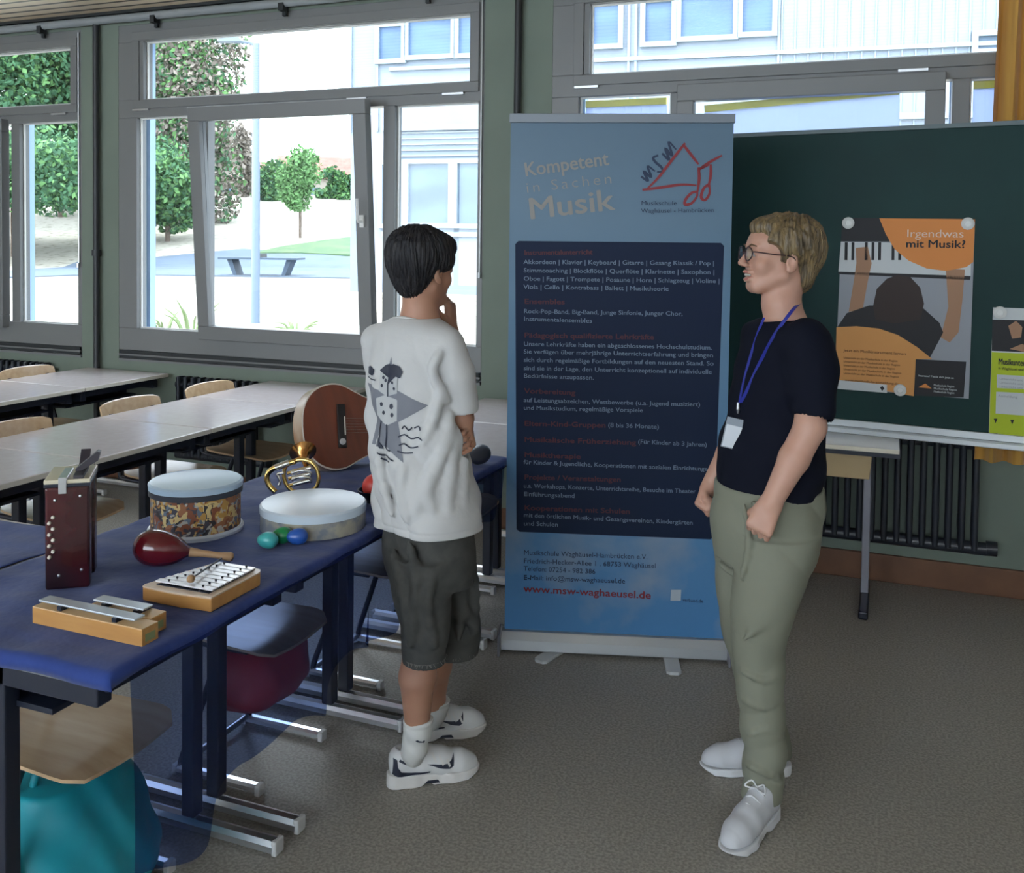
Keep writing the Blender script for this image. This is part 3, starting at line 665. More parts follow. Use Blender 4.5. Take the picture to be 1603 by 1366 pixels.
pout('picture', [(1553, 500), (1670, 503), (1670, 553), (1552, 549)], M_bkp, .0016, py_); pout('face_print', [(1578, 510), (1590, 502), (1600, 512), (1598, 528), (1584, 530)], M_skp, .0022, py_); pout('face_print', [(1580, 546), (1600, 538), (1612, 546), (1606, 551)], M_skp, .0022, py_)
pout('lime_panel', [(1552, 551), (1670, 556), (1668, 690), (1548, 677)], M_lime, .0016, py_)
pout('text_box', [(1560, 586), (1670, 592), (1670, 612), (1560, 607)], M_wp, .0022, py_); pout('text_box', [(1559, 613), (1670, 619), (1668, 655), (1558, 647)], M_wp, .0022, py_)
btext('Musikunterricht', 1562, 570, 60, M_bkp, py_, .035, bold=.0006); btext('in Waghäusel und Umgebung', 1562, 578, 66, M_bkp, py_, .016)
for k in range(3): btext('Unterricht und Termine', 1564, 594 + k * 6, 60, M_gyp, py_, .012)
btext('Anmeldung', 1562, 621, 30, M_gyp, py_, .014)
for q in ((1558, 658), (1584, 660), (1558, 681)): pout('mark', [(q[0] - 3, q[1] - 3), (q[0] + 3, q[1] - 3), (q[0], q[1] + 4)], M_bkp, .0026, py_)
for i, (x, y, l) in enumerate(((1328, 349, 'at the top left corner of the music poster'), (1515, 350, 'at the top right corner of the music poster'), (1409, 610, 'at the bottom edge of the music poster'), (1565, 489, 'on the top of the yellow-green notice'))):
    q = bd(x, y, .0); R = BN.to_track_quat('Z', 'Y').to_matrix()
    m_ = MB().lathe([(.0, .004), (.024, .004), (.025, .011), (.021, .014), (.012, .015), (.011, .012), (0, .012)], q, R, 28)
    tag(m_.build('magnet', mat('pale_magnet', (.62, .63, .62), .35), smooth=40), 'round pale magnet ' + l, 'magnet')
# ------------------------------------------------------------------ curtain
M_cur = mat('ochre_curtain', (.62, .34, .07), .85, noise=(3, (.54, .28, .05), .3, .7, 4, (12, 12, 1)), sheen=.3)
b = MB(); n = 120; zs = [.60 + (3.0 - .60) * i / 24 for i in range(25)]; hem = PPl(1525, 720, (0, YW - .2, 0), Vector((0, 1, 0))); topx = PPl(1558, 100, (0, YW - .2, 0), Vector((0, 1, 0)))
vs = []; yc = YW - .2
for z in zs:
    t = (z - hem.z) / (topx.z - hem.z); xl = hem.x + (topx.x - hem.x) * t
    for i in range(n + 1):
        u = i / n; x = xl + (1.30 - xl) * u; ph = u * 2 * PI * 9 + .6 * math.sin(u * 9); vs.append((x, yc + .035 * math.sin(ph) + .008 * math.sin(2.3 * ph + z * 2), z))
zmin = hem.z
vs = [(x, y, zmin + (z - .60) / 2.4 * (3.0 - zmin)) for x, y, z in vs]
N = len(vs); vs += [(x, y + .004, z) for x, y, z in vs]
fs = [(j * (n + 1) + i, j * (n + 1) + i + 1, (j + 1) * (n + 1) + i + 1, (j + 1) * (n + 1) + i) for j in range(24) for i in range(n)]; fs += [tuple(N + a for a in f[::-1]) for f in fs]
fs += [(i, i + 1, N + i + 1, N + i) for i in range(n)] + [(24 * (n + 1) + i, 24 * (n + 1) + i + 1, N + 24 * (n + 1) + i + 1, N + 24 * (n + 1) + i) for i in range(n)]
b.add(vs, fs); tag(b.build('curtain', M_cur, smooth=60), 'ochre yellow curtain in deep folds hanging at the right edge behind the chalkboard', 'curtain')
tag(MB().tube([(hem.x - .1, yc, 3.0), (XR, yc, 3.0)], .014, 12).box((.9, yc - .01, 3.0), (.92, yc + .01, ZC)).build('curtain_rod', M_metal, smooth=40), 'metal rod under the ceiling carrying the ochre curtain', 'curtain rod')
# ------------------------------------------------------------------ roll-up banner
A_ = PZ(783, 1016, 0); B_ = PZ(1137, 1033, 0); RU = (B_ - A_); RW = RU.length; RU.normalize(); RN = Vector((RU.y, -RU.x, 0))
def rp(px, py, off=0): return PPl(px, py, A_ + RN * off, RN)
ztop = rp(970, 178).z
def rbox(b, u0, u1, z0, z1, o0, o1):
    vs = [Vector((A_.x, A_.y, 0)) + RU * u + RN * o + UP * z for u in (u0, u1) for o in (o0, o1) for z in (z0, z1)]
    return b.add(vs, [(0, 1, 3, 2), (4, 6, 7, 5), (0, 4, 5, 1), (2, 3, 7, 6), (0, 2, 6, 4), (1, 5, 7, 3)])
c = A_ + RU * RW / 2
ban = empty('roll_up_banner', (c.x, c.y, 0), 'tall blue roll-up banner with a navy text panel, standing between boy and woman', 'banner')
M_bn = bpy.data.materials.new('banner_sky_print'); M_bn.use_nodes = True; nt = M_bn.node_tree; bs = nt.nodes['Principled BSDF']; bs.inputs['Roughness'].default_value = .5
tc = nt.nodes.new('ShaderNodeTexCoord'); sp = nt.nodes.new('ShaderNodeSeparateXYZ'); nt.links.new(tc.outputs['Object'], sp.inputs[0])
cr = nt.nodes.new('ShaderNodeValToRGB'); nt.links.new(sp.outputs[2], cr.inputs[0])
mp_ = nt.nodes.new('ShaderNodeMapRange'); mp_.inputs[1].default_value = 0; mp_.inputs[2].default_value = 2.1; nt.links.new(sp.outputs[2], mp_.inputs[0]); nt.links.new(mp_.outputs[0], cr.inputs[0])
e = cr.color_ramp.elements; e[0].position = .02; e[0].color = (.055, .20, .43, 1); e[1].position = 1; e[1].color = (.085, .15, .22, 1)
for p_, c_ in ((.25, (.08, .22, .42)), (.5, (.11, .23, .38)), (.8, (.105, .185, .27))): x = e.new(p_); x.color = (*c_, 1)
nz = nt.nodes.new('ShaderNodeTexNoise'); nz.inputs['Scale'].default_value = 2.2; nz.inputs['Detail'].default_value = 5; nt.links.new(tc.outputs['Object'], nz.inputs['Vector'])
rg_ = nt.nodes.new('ShaderNodeMapRange'); rg_.inputs[1].default_value = .46; rg_.inputs[2].default_value = .58; nt.links.new(nz.outputs[0], rg_.inputs[0])
lo = nt.nodes.new('ShaderNodeMapRange'); lo.inputs[1].default_value = .70; lo.inputs[2].default_value = .45; nt.links.new(sp.outputs[2], lo.inputs[0])
mu = nt.nodes.new('ShaderNodeMath'); mu.operation = 'MULTIPLY'; nt.links.new(rg_.outputs[0], mu.inputs[0]); nt.links.new(lo.outputs[0], mu.inputs[1])
mm = nt.nodes.new('ShaderNodeMath'); mm.operation = 'MULTIPLY'; mm.inputs[1].default_value = .95; nt.links.new(mu.outputs[0], mm.inputs[0])
mx = nt.nodes.new('ShaderNodeMix'); mx.data_type = 'RGBA'; mx.inputs[7].default_value = (.20, .28, .40, 1); nt.links.new(mm.outputs[0], mx.inputs[0]); nt.links.new(cr.outputs[0], mx.inputs[6]); nt.links.new(mx.outputs[2], bs.inputs['Base Color'])
rbox(MB(), .015, RW - .015, .07, ztop - .03, -.003, 0).build('printed_panel', M_bn, ban)
rbox(MB(), .010, RW - .010, ztop - .035, ztop, -.014, .010).build('top_bar', mat('grey_top_bar', (.2, .23, .27), .4), ban, bevel=.003)
pr = [(-.075, .012), (-.07, .05), (-.04, .078), (-.01, .085), (.012, .080), (.03, .05), (.035, .012)]
MB().prism([(-a, z) for a, z in pr], A_, -RN, UP, RW, RU).build('base', mat('silver_base', (.42, .44, .46), .35, metal=.6), ban, bevel=.003)
for u_ in (-.001, RW + .001): rbox(MB(), u_ - .005, u_ + .005, .002, .088, -.037, .077).build('side_cap', M_gsteel, ban, bevel=.004)
for i, (xa, ya, xb, yb) in enumerate(((875, 1018, 843, 1038), (1049, 1030, 1055, 1057))):
    a = PZ(xa, ya, 0); e_ = PZ(xb, yb, 0); d = (e_ - a).normalized(); s_ = Vector((d.y, -d.x, 0)); a = a - d * .1
    pl = [(-.028, 0), (.028, 0), (.028, (e_ - a).length - .012), (.016, (e_ - a).length), (-.016, (e_ - a).length), (-.028, (e_ - a).length - .012)]
    MB().prism(pl, a, s_, d, .012, UP).build('foot', mat('white_metal_foot', (.55, .57, .58), .35), ban, bevel=.002)
MB().tube([A_ + RU * RW / 2 - RN * .03 + UP * .05, A_ + RU * RW / 2 - RN * .03 + UP * (ztop - .01)], .010, 10).build('pole', M_metal, ban)
M_navy = mat('navy_print', (.005, .014, .045), .6, spec=.25); M_tx = mat('pale_blue_lettering', (.15, .21, .29), .6); M_rd = mat('dull_red_lettering', (.075, .012, .02), .6); M_gold = mat('beige_lettering', (.26, .25, .235), .6); M_bt = mat('dark_blue_lettering', (.012, .03, .075), .6); M_red = mat('red_stroke', (.22, .012, .02), .5)
def rflat(pts, off, mt, name, parent=ban, t=.0005):
    q = [rp(x, y, off) for x, y in pts]; n = len(q)
    return MB().add(q + [p - RN * t for p in q], [tuple(range(n)), tuple(range(n, 2 * n))[::-1]] + [(i, (i + 1) % n, n + (i + 1) % n, n + i) for i in range(n)]).build(name, mt, parent)
rflat([(811, 377), (1128, 380), (1133, 385), (1117, 838), (1112, 844), (813, 832), (808, 828), (806, 382)], .001, M_navy, 'text_panel')
def rtext(t, xa, ya, xb, yb, size, mt, bold=0, name='lettering', **k):
    a = rp(xa, ya, .0022); e_ = rp(xb, yb, .0022); v = e_ - a; ang = math.atan2(v.z, v.dot(RU))
    return place_text(t, a, RU, UP, size, mt, ban, name=name, width=v.length, bold=bold, rot=ang, **k)
rtext('Kompetent', 821, 276, 951, 258, .075, M_gold, .0012); rtext('in Sachen', 823, 302, 955, 287, .058, M_gold, -.0006, space=1.3); rtext('Musik', 827, 343, 958, 328, .115, M_gold, .0022)
# logo: lettering and a roof with notes
def stroke(pts, w, mt, name):
    q = smooth_path([rp(x, y, .003) for x, y in pts], 5); n = len(q)
    ws = [w * (.55 + .45 * math.sin(PI * min(1, .15 + .85 * i / (n - 1)))) for i in range(n)]
    b = MB(); vs = []
    for i, p in enumerate(q):
        t = (q[min(i + 1, n - 1)] - q[max(i - 1, 0)]).normalized(); s_ = t.cross(RN); vs += [p + s_ * ws[i] / 2, p - s_ * ws[i] / 2]
    b.add(vs + [v - RN * .0006 for v in vs], [(2 * i, 2 * i + 1, 2 * i + 3, 2 * i + 2) for i in range(n - 1)] + [(2 * n + 2 * i + 2, 2 * n + 2 * i + 3, 2 * n + 2 * i + 1, 2 * n + 2 * i) for i in range(n - 1)]); return b.build(name, mt, ban)
for s_ in ([(1072, 224), (1050, 252), (1030, 278), (1012, 296)], [(1005, 297), (1030, 294), (1065, 289), (1090, 290)], [(1069, 226), (1082, 243), (1093, 257)], [(1093, 266), (1110, 254), (1130, 243)],
           [(1093, 262), (1094, 280), (1091, 302)], [(1112, 257), (1112, 275), (1108, 293)], [(1095, 264), (1110, 257)],
           [(1091, 300), (1082, 302), (1073, 312), (1072, 320), (1082, 318), (1090, 308), (1091, 300)], [(1109, 288), (1101, 295), (1097, 308), (1103, 313), (1110, 303), (1110, 288)]):
    stroke(s_, .011, M_red, 'logo_stroke')
for s_ in ([(1003, 276), (1014, 283), (1007, 268), (1019, 277), (1013, 260), (1025, 268)], [(1030, 243), (1022, 247), (1026, 254), (1035, 262), (1036, 268), (1028, 269)], [(1036, 240), (1047, 250), (1041, 232), (1052, 244), (1046, 222), (1058, 234)]):
    stroke(s_, .010, M_bt, 'logo_letter')
rtext('Musikschule', 1003, 321, 1058, 321, .024, M_bt); rtext('Waghäusel - Hambrücken', 1003, 333, 1117, 332, .024, M_bt)
L = [('r', 'Instrumentalunterricht', 820, 399, 926, 398), ('t', 'Akkordeon | Klavier | Keyboard | Gitarre | Gesang Klassik / Pop |', 819, 413, 1117, 415), ('t', 'Stimmcoaching | Blockflöte | Querflöte | Klarinette | Saxophon |', 819, 426, 1117, 429), ('t', 'Oboe | Fagott | Trompete | Posaune | Horn | Schlagzeug | Violine |', 819, 439, 1125, 443), ('t', 'Viola | Cello | Kontrabass | Ballett | Musiktheorie', 819, 452, 1046, 455),
     ('r', 'Ensembles', 820, 475, 882, 476), ('t', 'Rock-Pop-Band, Big-Band, Junge Sinfonie, Junger Chor,', 819, 490, 1067, 494), ('t', 'Instrumentalensembles', 819, 502, 925, 505), ('r', 'Pädagogisch qualifizierte Lehrkräfte', 820, 528, 1022, 531),
     ('t', 'Unsere Lehrkräfte haben ein abgeschlossenes Hochschulstudium.', 819, 541, 1113, 547), ('t', 'Sie verfügen über mehrjährige Unterrichtserfahrung und bringen', 819, 553, 1115, 559), ('t', 'sich durch regelmäßige Fortbildungen auf den neuesten Stand. So', 819, 566, 1116, 572), ('t', 'sind sie in der Lage, den Unterricht konzeptionell auf individuelle', 819, 579, 1113, 585), ('t', 'Bedürfnisse anzupassen.', 819, 591, 928, 594),
     ('r', 'Vorbereitung', 820, 615, 900, 618), ('t', 'auf Leistungsabzeichen, Wettbewerbe (u.a. Jugend musiziert)', 819, 629, 1095, 636), ('t', 'und Musikstudium, regelmäßige Vorspiele', 819, 641, 1005, 645), ('r', 'Eltern-Kind-Gruppen', 820, 666, 946, 669), ('t', '(8 bis 36 Monate)', 951, 668, 1030, 671), ('r', 'Musikalische Früherziehung', 820, 691, 994, 696), ('t', '(Für Kinder ab 3 Jahren)', 998, 694, 1105, 699),
     ('r', 'Musiktherapie', 820, 715, 907, 718), ('t', 'für Kinder & Jugendliche, Kooperationen mit sozialen Einrichtungen', 819, 726, 1112, 737), ('r', 'Projekte / Veranstaltungen', 820, 750, 970, 754), ('t', 'u.a. Workshops, Konzerte, Unterrichtsreihe, Besuche im Theater', 819, 763, 1088, 772), ('t', 'Einführungsabend', 819, 776, 898, 779), ('r', 'Kooperationen mit Schulen', 820, 798, 984, 804), ('t', 'mit den örtlichen Musik- und Gesangsvereinen, Kindergärten', 819, 809, 1083, 821), ('t', 'und Schulen', 819, 822, 872, 824)]
for k, t, xa, ya, xb, yb in L: rtext(t, xa, ya, xb, yb, .0235 if k == 't' else .027, M_tx if k == 't' else M_rd, .0003 if k == 't' else .0008)
for t, xa, ya, xb, yb in (('Musikschule Waghäusel-Hambrücken e.V.', 819, 868, 1012, 875), ('Friedrich-Hecker-Allee 1 . 68753 Waghäusel', 819, 881, 1025, 889), ('Telefon: 07254 - 982 386', 819, 893, 931, 898), ('E-Mail: info@msw-waghaeusel.de', 819, 907, 977, 913)): rtext(t, xa, ya, xb, yb, .027, M_bt)
rtext('www.msw-waghaeusel.de', 819, 926, 1018, 937, .040, M_red, .0006)
rflat([(1050, 923), (1066, 923), (1065, 940), (1049, 940)], .0012, mat('pale_badge', (.38, .44, .50), .5), 'badge'); rtext('verband.de', 1068, 941, 1100, 943, .018, M_bt)
# ================================================================== CLOTH AND INSTRUMENTS
TZ = .745
M_cloth = mat('royal_blue_cloth', (.020, .045, .20), .8, noise=(6, (.014, .032, .15), .35, .7), sheen=.15, bump=(14, .5), spec=.2)
def cloth_z(x, y):
    z = TZ + .004 + .0022 * math.sin(11 * x + 5 * y) * math.sin(17 * y - 3 * x) + .0016 * math.sin(31 * x + 13 * y) + .0012 * math.sin(47 * y - 11 * x)
    return z
def cloth(name, x0, x1, y0, y1, drop_l, drop_f, drop_r, label, humps=(), nb=0):
    nx, ny = 70, 150; r = .018; vs = []
    wid = (x1 - x0); lx = drop_l; rx = drop_r; us = []
    def prof(t, a, b_, da, db):
        """t along a strip: returns position, drop"""
        L = da + (b_ - a) + db; s_ = t * L
        if s_ < da: return a, da - s_
        if s_ > L - db: return b_, s_ - (L - db)
        return a + (s_ - da), 0
    for j in range(ny + 1):
        y, dy = prof(j / ny, y0, y1, drop_f, nb)
        for i in range(nx + 1):
            x, dx = prof(i / nx, x0, x1, lx, rx); z = cloth_z(x, y); d = max(dx, dy)
            xx, yy = x, y
            if d > 0:
                wv = .006 * math.sin(19 * (y if dx >= dy else x) + 2) * min(1, d * 12)
                if dx > 0: xx += (-1 if i < nx / 2 else 1) * (.006 + wv + .01 * min(1, d / .03) * .3)
                if dy > 0: yy += (-1 if j < ny / 2 else 1) * (.006 + wv)
                z -= max(0, d - .0)
            for hy in humps:
                w = math.exp(-((y - hy) / .215) ** 4) * math.exp(-((x - x0) / .085) ** 2)
                if dx > 0 and i < nx / 2: w *= 1
                z += .100 * w
                if i < nx / 2 and dx > 0: xx -= .095 * math.exp(-((y - hy) / .225) ** 4)
            vs.append((xx, yy, z))
    fs = [(j * (nx + 1) + i, j * (nx + 1) + i + 1, (j + 1) * (nx + 1) + i + 1, (j + 1) * (nx + 1) + i) for j in range(ny) for i in range(nx)]
    b = MB().add(vs, fs); o = b.build(name, M_cloth, smooth=180); md = o.modifiers.new('thickness', 'SOLIDIFY'); md.thickness = .0016; md.offset = 1
    return tag(o, label, 'tablecloth')
cloth('tablecloth', -2.055, -1.368, 1.40, 3.45, .05, .03, .025, 'royal blue cloth covering the front row of desks under the instruments')
cloth('tablecloth', -2.74, -2.064, 1.40, 2.05, .05, .03, .0, 'royal blue cloth on the desk at the left frame edge behind the accordion')
# sheer overhang on the right edge
M_sheer = bpy.data.materials.new('sheer_navy_fabric'); M_sheer.use_nodes = True; nt = M_sheer.node_tree; bs = nt.nodes['Principled BSDF']; bs.inputs['Base Color'].default_value = (.006, .014, .06, 1); bs.inputs['Roughness'].default_value = .7
trn = nt.nodes.new('ShaderNodeBsdfTransparent'); trn.inputs[0].default_value = (.45, .58, .95, 1); mx = nt.nodes.new('ShaderNodeMixShader'); mx.inputs[0].default_value = .42
nt.links.new(trn.outputs[0], mx.inputs[1]); nt.links.new(bs.outputs[0], mx.inputs[2]); nt.links.new(mx.outputs[0], nt.nodes['Material Output'].inputs[0])
ny, nz = 160, 24; vs = []
def low(y):
    pts = [(1.43, .30), (1.62, .30), (1.80, .38), (1.95, .40), (2.10, .36), (2.25, .46), (2.45, .44), (2.60, .50), (2.75, .56), (3.4, .60)]
    for (a, za), (c, zc) in zip(pts, pts[1:]):
        if a <= y <= c: t = (y - a) / (c - a); return za + (zc - za) * t
    return pts[-1][1]
for j in range(ny + 1):
    y = 1.43 + (3.40 - 1.43) * j / ny; zl = low(y) + .012 * math.sin(23 * y)
    for k in range(nz + 1):
        t = k / nz; z = .735 - (.735 - zl) * t
        vs.append((-1.352 + (.004 + .022 * t) * math.sin(26 * y + 3 * math.sin(5 * y) + 1.2 * t) + .012 * t, y + .01 * t * math.sin(13 * y), z))
b = MB().add(vs, [(j * (nz + 1) + k, (j + 1) * (nz + 1) + k, (j + 1) * (nz + 1) + k + 1, j * (nz + 1) + k + 1) for j in range(ny) for k in range(nz)])
tag(b.build('sheer_cloth', M_sheer, smooth=180), 'sheer navy fabric hanging down from the right edge of the cloth-covered desks', 'cloth')
CZ = TZ + .007
# ---- drums
M_skin = mat('pale_blue_drum_head', (.42, .55, .68), .30, spec=.6); M_rimd = mat('dark_drum_rim', (.03, .035, .05), .4); M_rimw = mat('pale_rim', (.55, .6, .68), .35)
def blotch(name, cols, scale, rough=.45):
    mt = bpy.data.materials.new(name); mt.use_nodes = True; nt = mt.node_tree; b = nt.nodes['Principled BSDF']; b.inputs['Roughness'].default_value = rough
    tc = nt.nodes.new('ShaderNodeTexCoord'); n = nt.nodes.new('ShaderNodeTexNoise'); n.inputs['Scale'].default_value = scale * .6; n.inputs['Detail'].default_value = 2
    ad = nt.nodes.new('ShaderNodeMix'); ad.data_type = 'RGBA'; ad.blend_type = 'LINEAR_LIGHT'; ad.inputs[0].default_value = .08
    nt.links.new(tc.outputs['Object'], n.inputs['Vector']); nt.links.new(tc.outputs['Object'], ad.inputs[6]); nt.links.new(n.outputs['Color'], ad.inputs[7])
    v = nt.nodes.new('ShaderNodeTexVoronoi'); v.inputs['Scale'].default_value = scale; nt.links.new(ad.outputs[2], v.inputs['Vector'])
    sp = nt.nodes.new('ShaderNodeSeparateColor'); nt.links.new(v.outputs['Color'], sp.inputs[0])
    cr = nt.nodes.new('ShaderNodeValToRGB'); cr.color_ramp.interpolation = 'CONSTANT'; nt.links.new(sp.outputs[0], cr.inputs[0]); e = cr.color_ramp.elements
    e[0].color = (*cols[0], 1); e[0].position = 0; e[1].color = (*cols[1], 1); e[1].position = 1 / len(cols)
    for i, c in enumerate(cols[2:]): x = e.new((i + 2) / len(cols)); x.color = (*c, 1)
    nt.links.new(cr.outputs[0], b.inputs['Base Color']); return mt
M_pat = blotch('animal_patterned_shell', [(.03, .025, .03), (.45, .25, .06), (.22, .07, .03), (.05, .05, .07), (.60, .45, .20), (.30, .12, .05), (.12, .16, .22), (.42, .40, .36)], 42)
c = PZ(301, 833, CZ); c = c + SA * .03
r1 = .128
r = empty('floor_drum', (c.x, c.y, CZ), 'tall round drum with a colourful patterned shell and pale blue head', 'drum')
hp = P(301, 770, 2.62); H1 = .145
MB().lathe([(.0, .012), (r1 - .004, .012), (r1 - .004, H1 - .03), (r1 - .004, H1 - .02)], c, seg=64).build('shell', M_pat, r, smooth=40)
MB().lathe([(r1 - .003, H1 - .034), (r1 + .002, H1 - .034), (r1 + .002, H1 - .014), (r1 - .003, H1 - .014)], c, seg=64).build('dark_band', M_rimd, r, smooth=40)
MB().lathe([(r1 + .002, H1 - .018), (r1 + .003, H1 - .004), (r1 - .003, H1 + .001), (r1 - .006, H1), (0, H1)], c, seg=64).build('drum_head', M_skin, r, smooth=25)
MB().lathe([(r1 - .01, .0), (r1 + .003, .0), (r1 + .005, .010), (r1 + .000, .016), (r1 - .008, .014)], c, seg=64).build('base_ring', M_rimw, r, smooth=50)
c = PZ(475, 843, CZ) + SA * .13; r2 = .152
M_shell2 = mat('silver_grey_marbled_shell', (.18, .20, .23), .28, noise=(18, (.36, .33, .26), .45, .6, 5), spec=.6)
r = empty('frame_drum', (c.x, c.y, CZ), 'low round frame drum with a shiny pale head and marbled shell beside the egg shakers', 'drum')
MB().lathe([(r2 - .01, 0), (r2, 0), (r2, .060), (r2 - .01, .060)], c, seg=72).build('shell', M_shell2, r, smooth=40)
MB().lathe([(r2 + .0015, .046), (r2 + .002, .066), (r2 - .003, .071), (r2 - .006, .070), (0, .070)], c, seg=72).build('drum_head', mat('pale_glossy_drum_head', (.52, .60, .68), .33, spec=.7), r, smooth=25)
# ---- egg shakers
for (px, py, cl, nm) in ((415, 849, (.05, .36, .36), 'turquoise egg shaker, front left of the three eggs'), (438, 841, (.01, .22, .07), 'dark green egg shaker in the middle behind the other two eggs'), (462, 843, (.02, .09, .38), 'blue egg shaker, rightmost of the three eggs')):
    q = PZ(px, py + 13, CZ) + SA * .022; ax = (SR * .9 + SA * .3 * (1 if px > 420 else -.6)).normalized(); Rm = ax.to_track_quat('Z', 'Y').to_matrix()
    pf = [(.0225 * math.sin(t) * (1 - .12 * math.cos(t)), .029 * -math.cos(t)) for t in [PI * i / 20 for i in range(21)]]
    tag(MB().lathe(pf, q + UP * .0225, Rm, 28).build('egg_shaker', mat('egg_plastic', cl, .3, spec=.6), smooth=180), nm, 'egg shaker')
# ---- maraca
M_mar = mat('dark_red_lacquer', (.10, .006, .012), .14, coat=.6); M_wood = mat('turned_wood', (.42, .26, .14), .45, noise=(9, (.34, .2, .1), .3, .7))
a = PZ(232, 893, CZ) + SA * .04; e_ = PZ(362, 882, CZ) + SA * .01
def maraca(name, a, e_, r_, mt, mh, label):
    a = a.copy(); a.z = CZ + r_; e_ = e_.copy(); e_.z = CZ + .014; ax = (e_ - a).normalized(); L = (e_ - a).length; Rm = ax.to_track_quat('Z', 'Y').to_matrix()
    rt = empty(name, (a.x, a.y, CZ), label, 'maraca')
    pf = [(0, -1.15 * r_)] + [(r_ * math.sin(t) ** .95 * (1.0 if t < PI / 2 else (.86 + .14 * math.sin(t))), -1.15 * r_ * math.cos(t) if t < PI / 2 else -1.85 * r_ * math.cos(t)) for t in [PI * i / 24 for i in range(1, 22)]]
    pf.append((.011, 1.95 * r_)); MB().lathe(pf, a, Rm, 36).build('rattle_head', mt, rt, smooth=180)
    MB().lathe([(.0, 1.9 * r_), (.012, 1.9 * r_), (.009, L * .6), (.008, L * .8), (.012, L * .97), (.010, L), (0, L + .003)], a, Rm, 20).build('handle', mh, rt, smooth=60)
    return rt
maraca('maraca', a, e_, .046, M_mar, M_wood, 'shiny dark red maraca with a wooden handle lying behind the glockenspiel')
# ---- glockenspiel
M_gw = mat('honey_wood', (.50, .26, .08), .4, noise=(7, (.42, .2, .06), .3, .7, 4, (1, 6, 6)), coat=.2); M_bar = mat('white_enamel_bar', (.66, .66, .70), .22, spec=.6); M_face = mat('light_wood_face', (.62, .48, .36), .4)
BL = PZ(238, 930, CZ); F0 = PZ(330, 958, CZ); R0 = PZ(414, 912, CZ); B0 = BL + (R0 - F0)
gu = (R0 - F0); gl_ = gu.length; gu.normalize(); gv = (BL - F0); gw = gv.length; gv.normalize(); gv = (gv - gu * gv.dot(gu)).normalized()
g = empty('glockenspiel', (F0 + gu * gl_ / 2 + gv * gw / 2), 'wooden glockenspiel with white metal bars and rounded ends at the desk edge', 'glockenspiel')
g.location.z = CZ
def gp(u, v, z=0): return F0 + gu * u + gv * v + UP * z
bx = [(0, 0), (gl_, 0), (gl_ + .008, gw * .2), (gl_ + .008, gw * .45), (gl_ - .01, gw * .62), (.01, gw), (-.006, gw * .8), (-.010, gw * .5), (-.006, gw * .2)]
gw2 = gw; bx = [(0, 0), (gl_ - .02, 0), (gl_ - .004, .01), (gl_, .03), (gl_, gw * .66), (gl_ - .012, gw * .72), (.012, gw * .98), (0, gw * .96), (-.004, gw * .7), (-.006, gw * .4), (-.003, .05)]
MB().prism(bx, F0, gu, gv, .030, UP).build('box', M_gw, g, bevel=.002)
MB().prism(bx, F0 + UP * .030, gu, gv, .003, UP).build('face_plate', M_face, g)
MB().prism([(.018, gw * .10), (gl_ - .012, gw * .10), (gl_ - .012, gw * .56), (.018, gw * .84)], F0 + UP * .033, gu, gv, .002, UP).build('dark_inset', M_blk, g)
nb = 8
for i in range(nb):
    u = .030 + (gl_ - .055) * i / (nb - 1); Lb = gw * (.80 - .26 * i / (nb - 1)); v0 = gw * .07
    hb_ = .40 * (gl_ - .055) / (nb - 1); vv = [(-hb_, 0), (hb_, 0), (hb_, Lb), (-hb_, Lb)]
    bar = MB().prism(vv, gp(u, v0, .038), gu, gv, .0035, UP).build('tone_bar', M_bar, g, bevel=.0008)
    for vv_ in (v0 + Lb * .2, v0 + Lb * .8): MB().lathe([(0, .0), (.0022, .0), (.0030, .004), (0, .005)], gp(u, vv_, .0415), None, 10).build('pin', M_blk, bar)
for f_ in (.2, .8):
    a_ = gp(.018, gw * .07 + gw * .80 * f_, .035); c_ = gp(gl_ - .012, gw * .07 + gw * .54 * f_, .035); MB().tube([a_, c_], .003, 8).build('felt_rail', M_blk, g)
ml = empty('mallet', gp(.055, gw * .45, .045), 'thin mallet with a small wooden bead lying on the glockenspiel', 'mallet')
h_ = P(297, 900, (gp(.05, gw * .5) - Vector((0, 0, EYE))).dot(Vector(CM[2]))); h_.z = CZ + .055
t_ = gp(gl_ * .95, gw * .6, .048); h_ = gp(.035, gw * .42, .053)
MB().tube([h_, t_], .0022, 8).build('stick', M_blk, ml); Rm = (t_ - h_).to_track_quat('Z', 'Y').to_matrix()
MB().lathe([(0, -.011), (.007, -.008), (.0095, 0), (.007, .008), (0, .011)], h_, Rm, 20).build('bead', M_wood, ml, smooth=180)
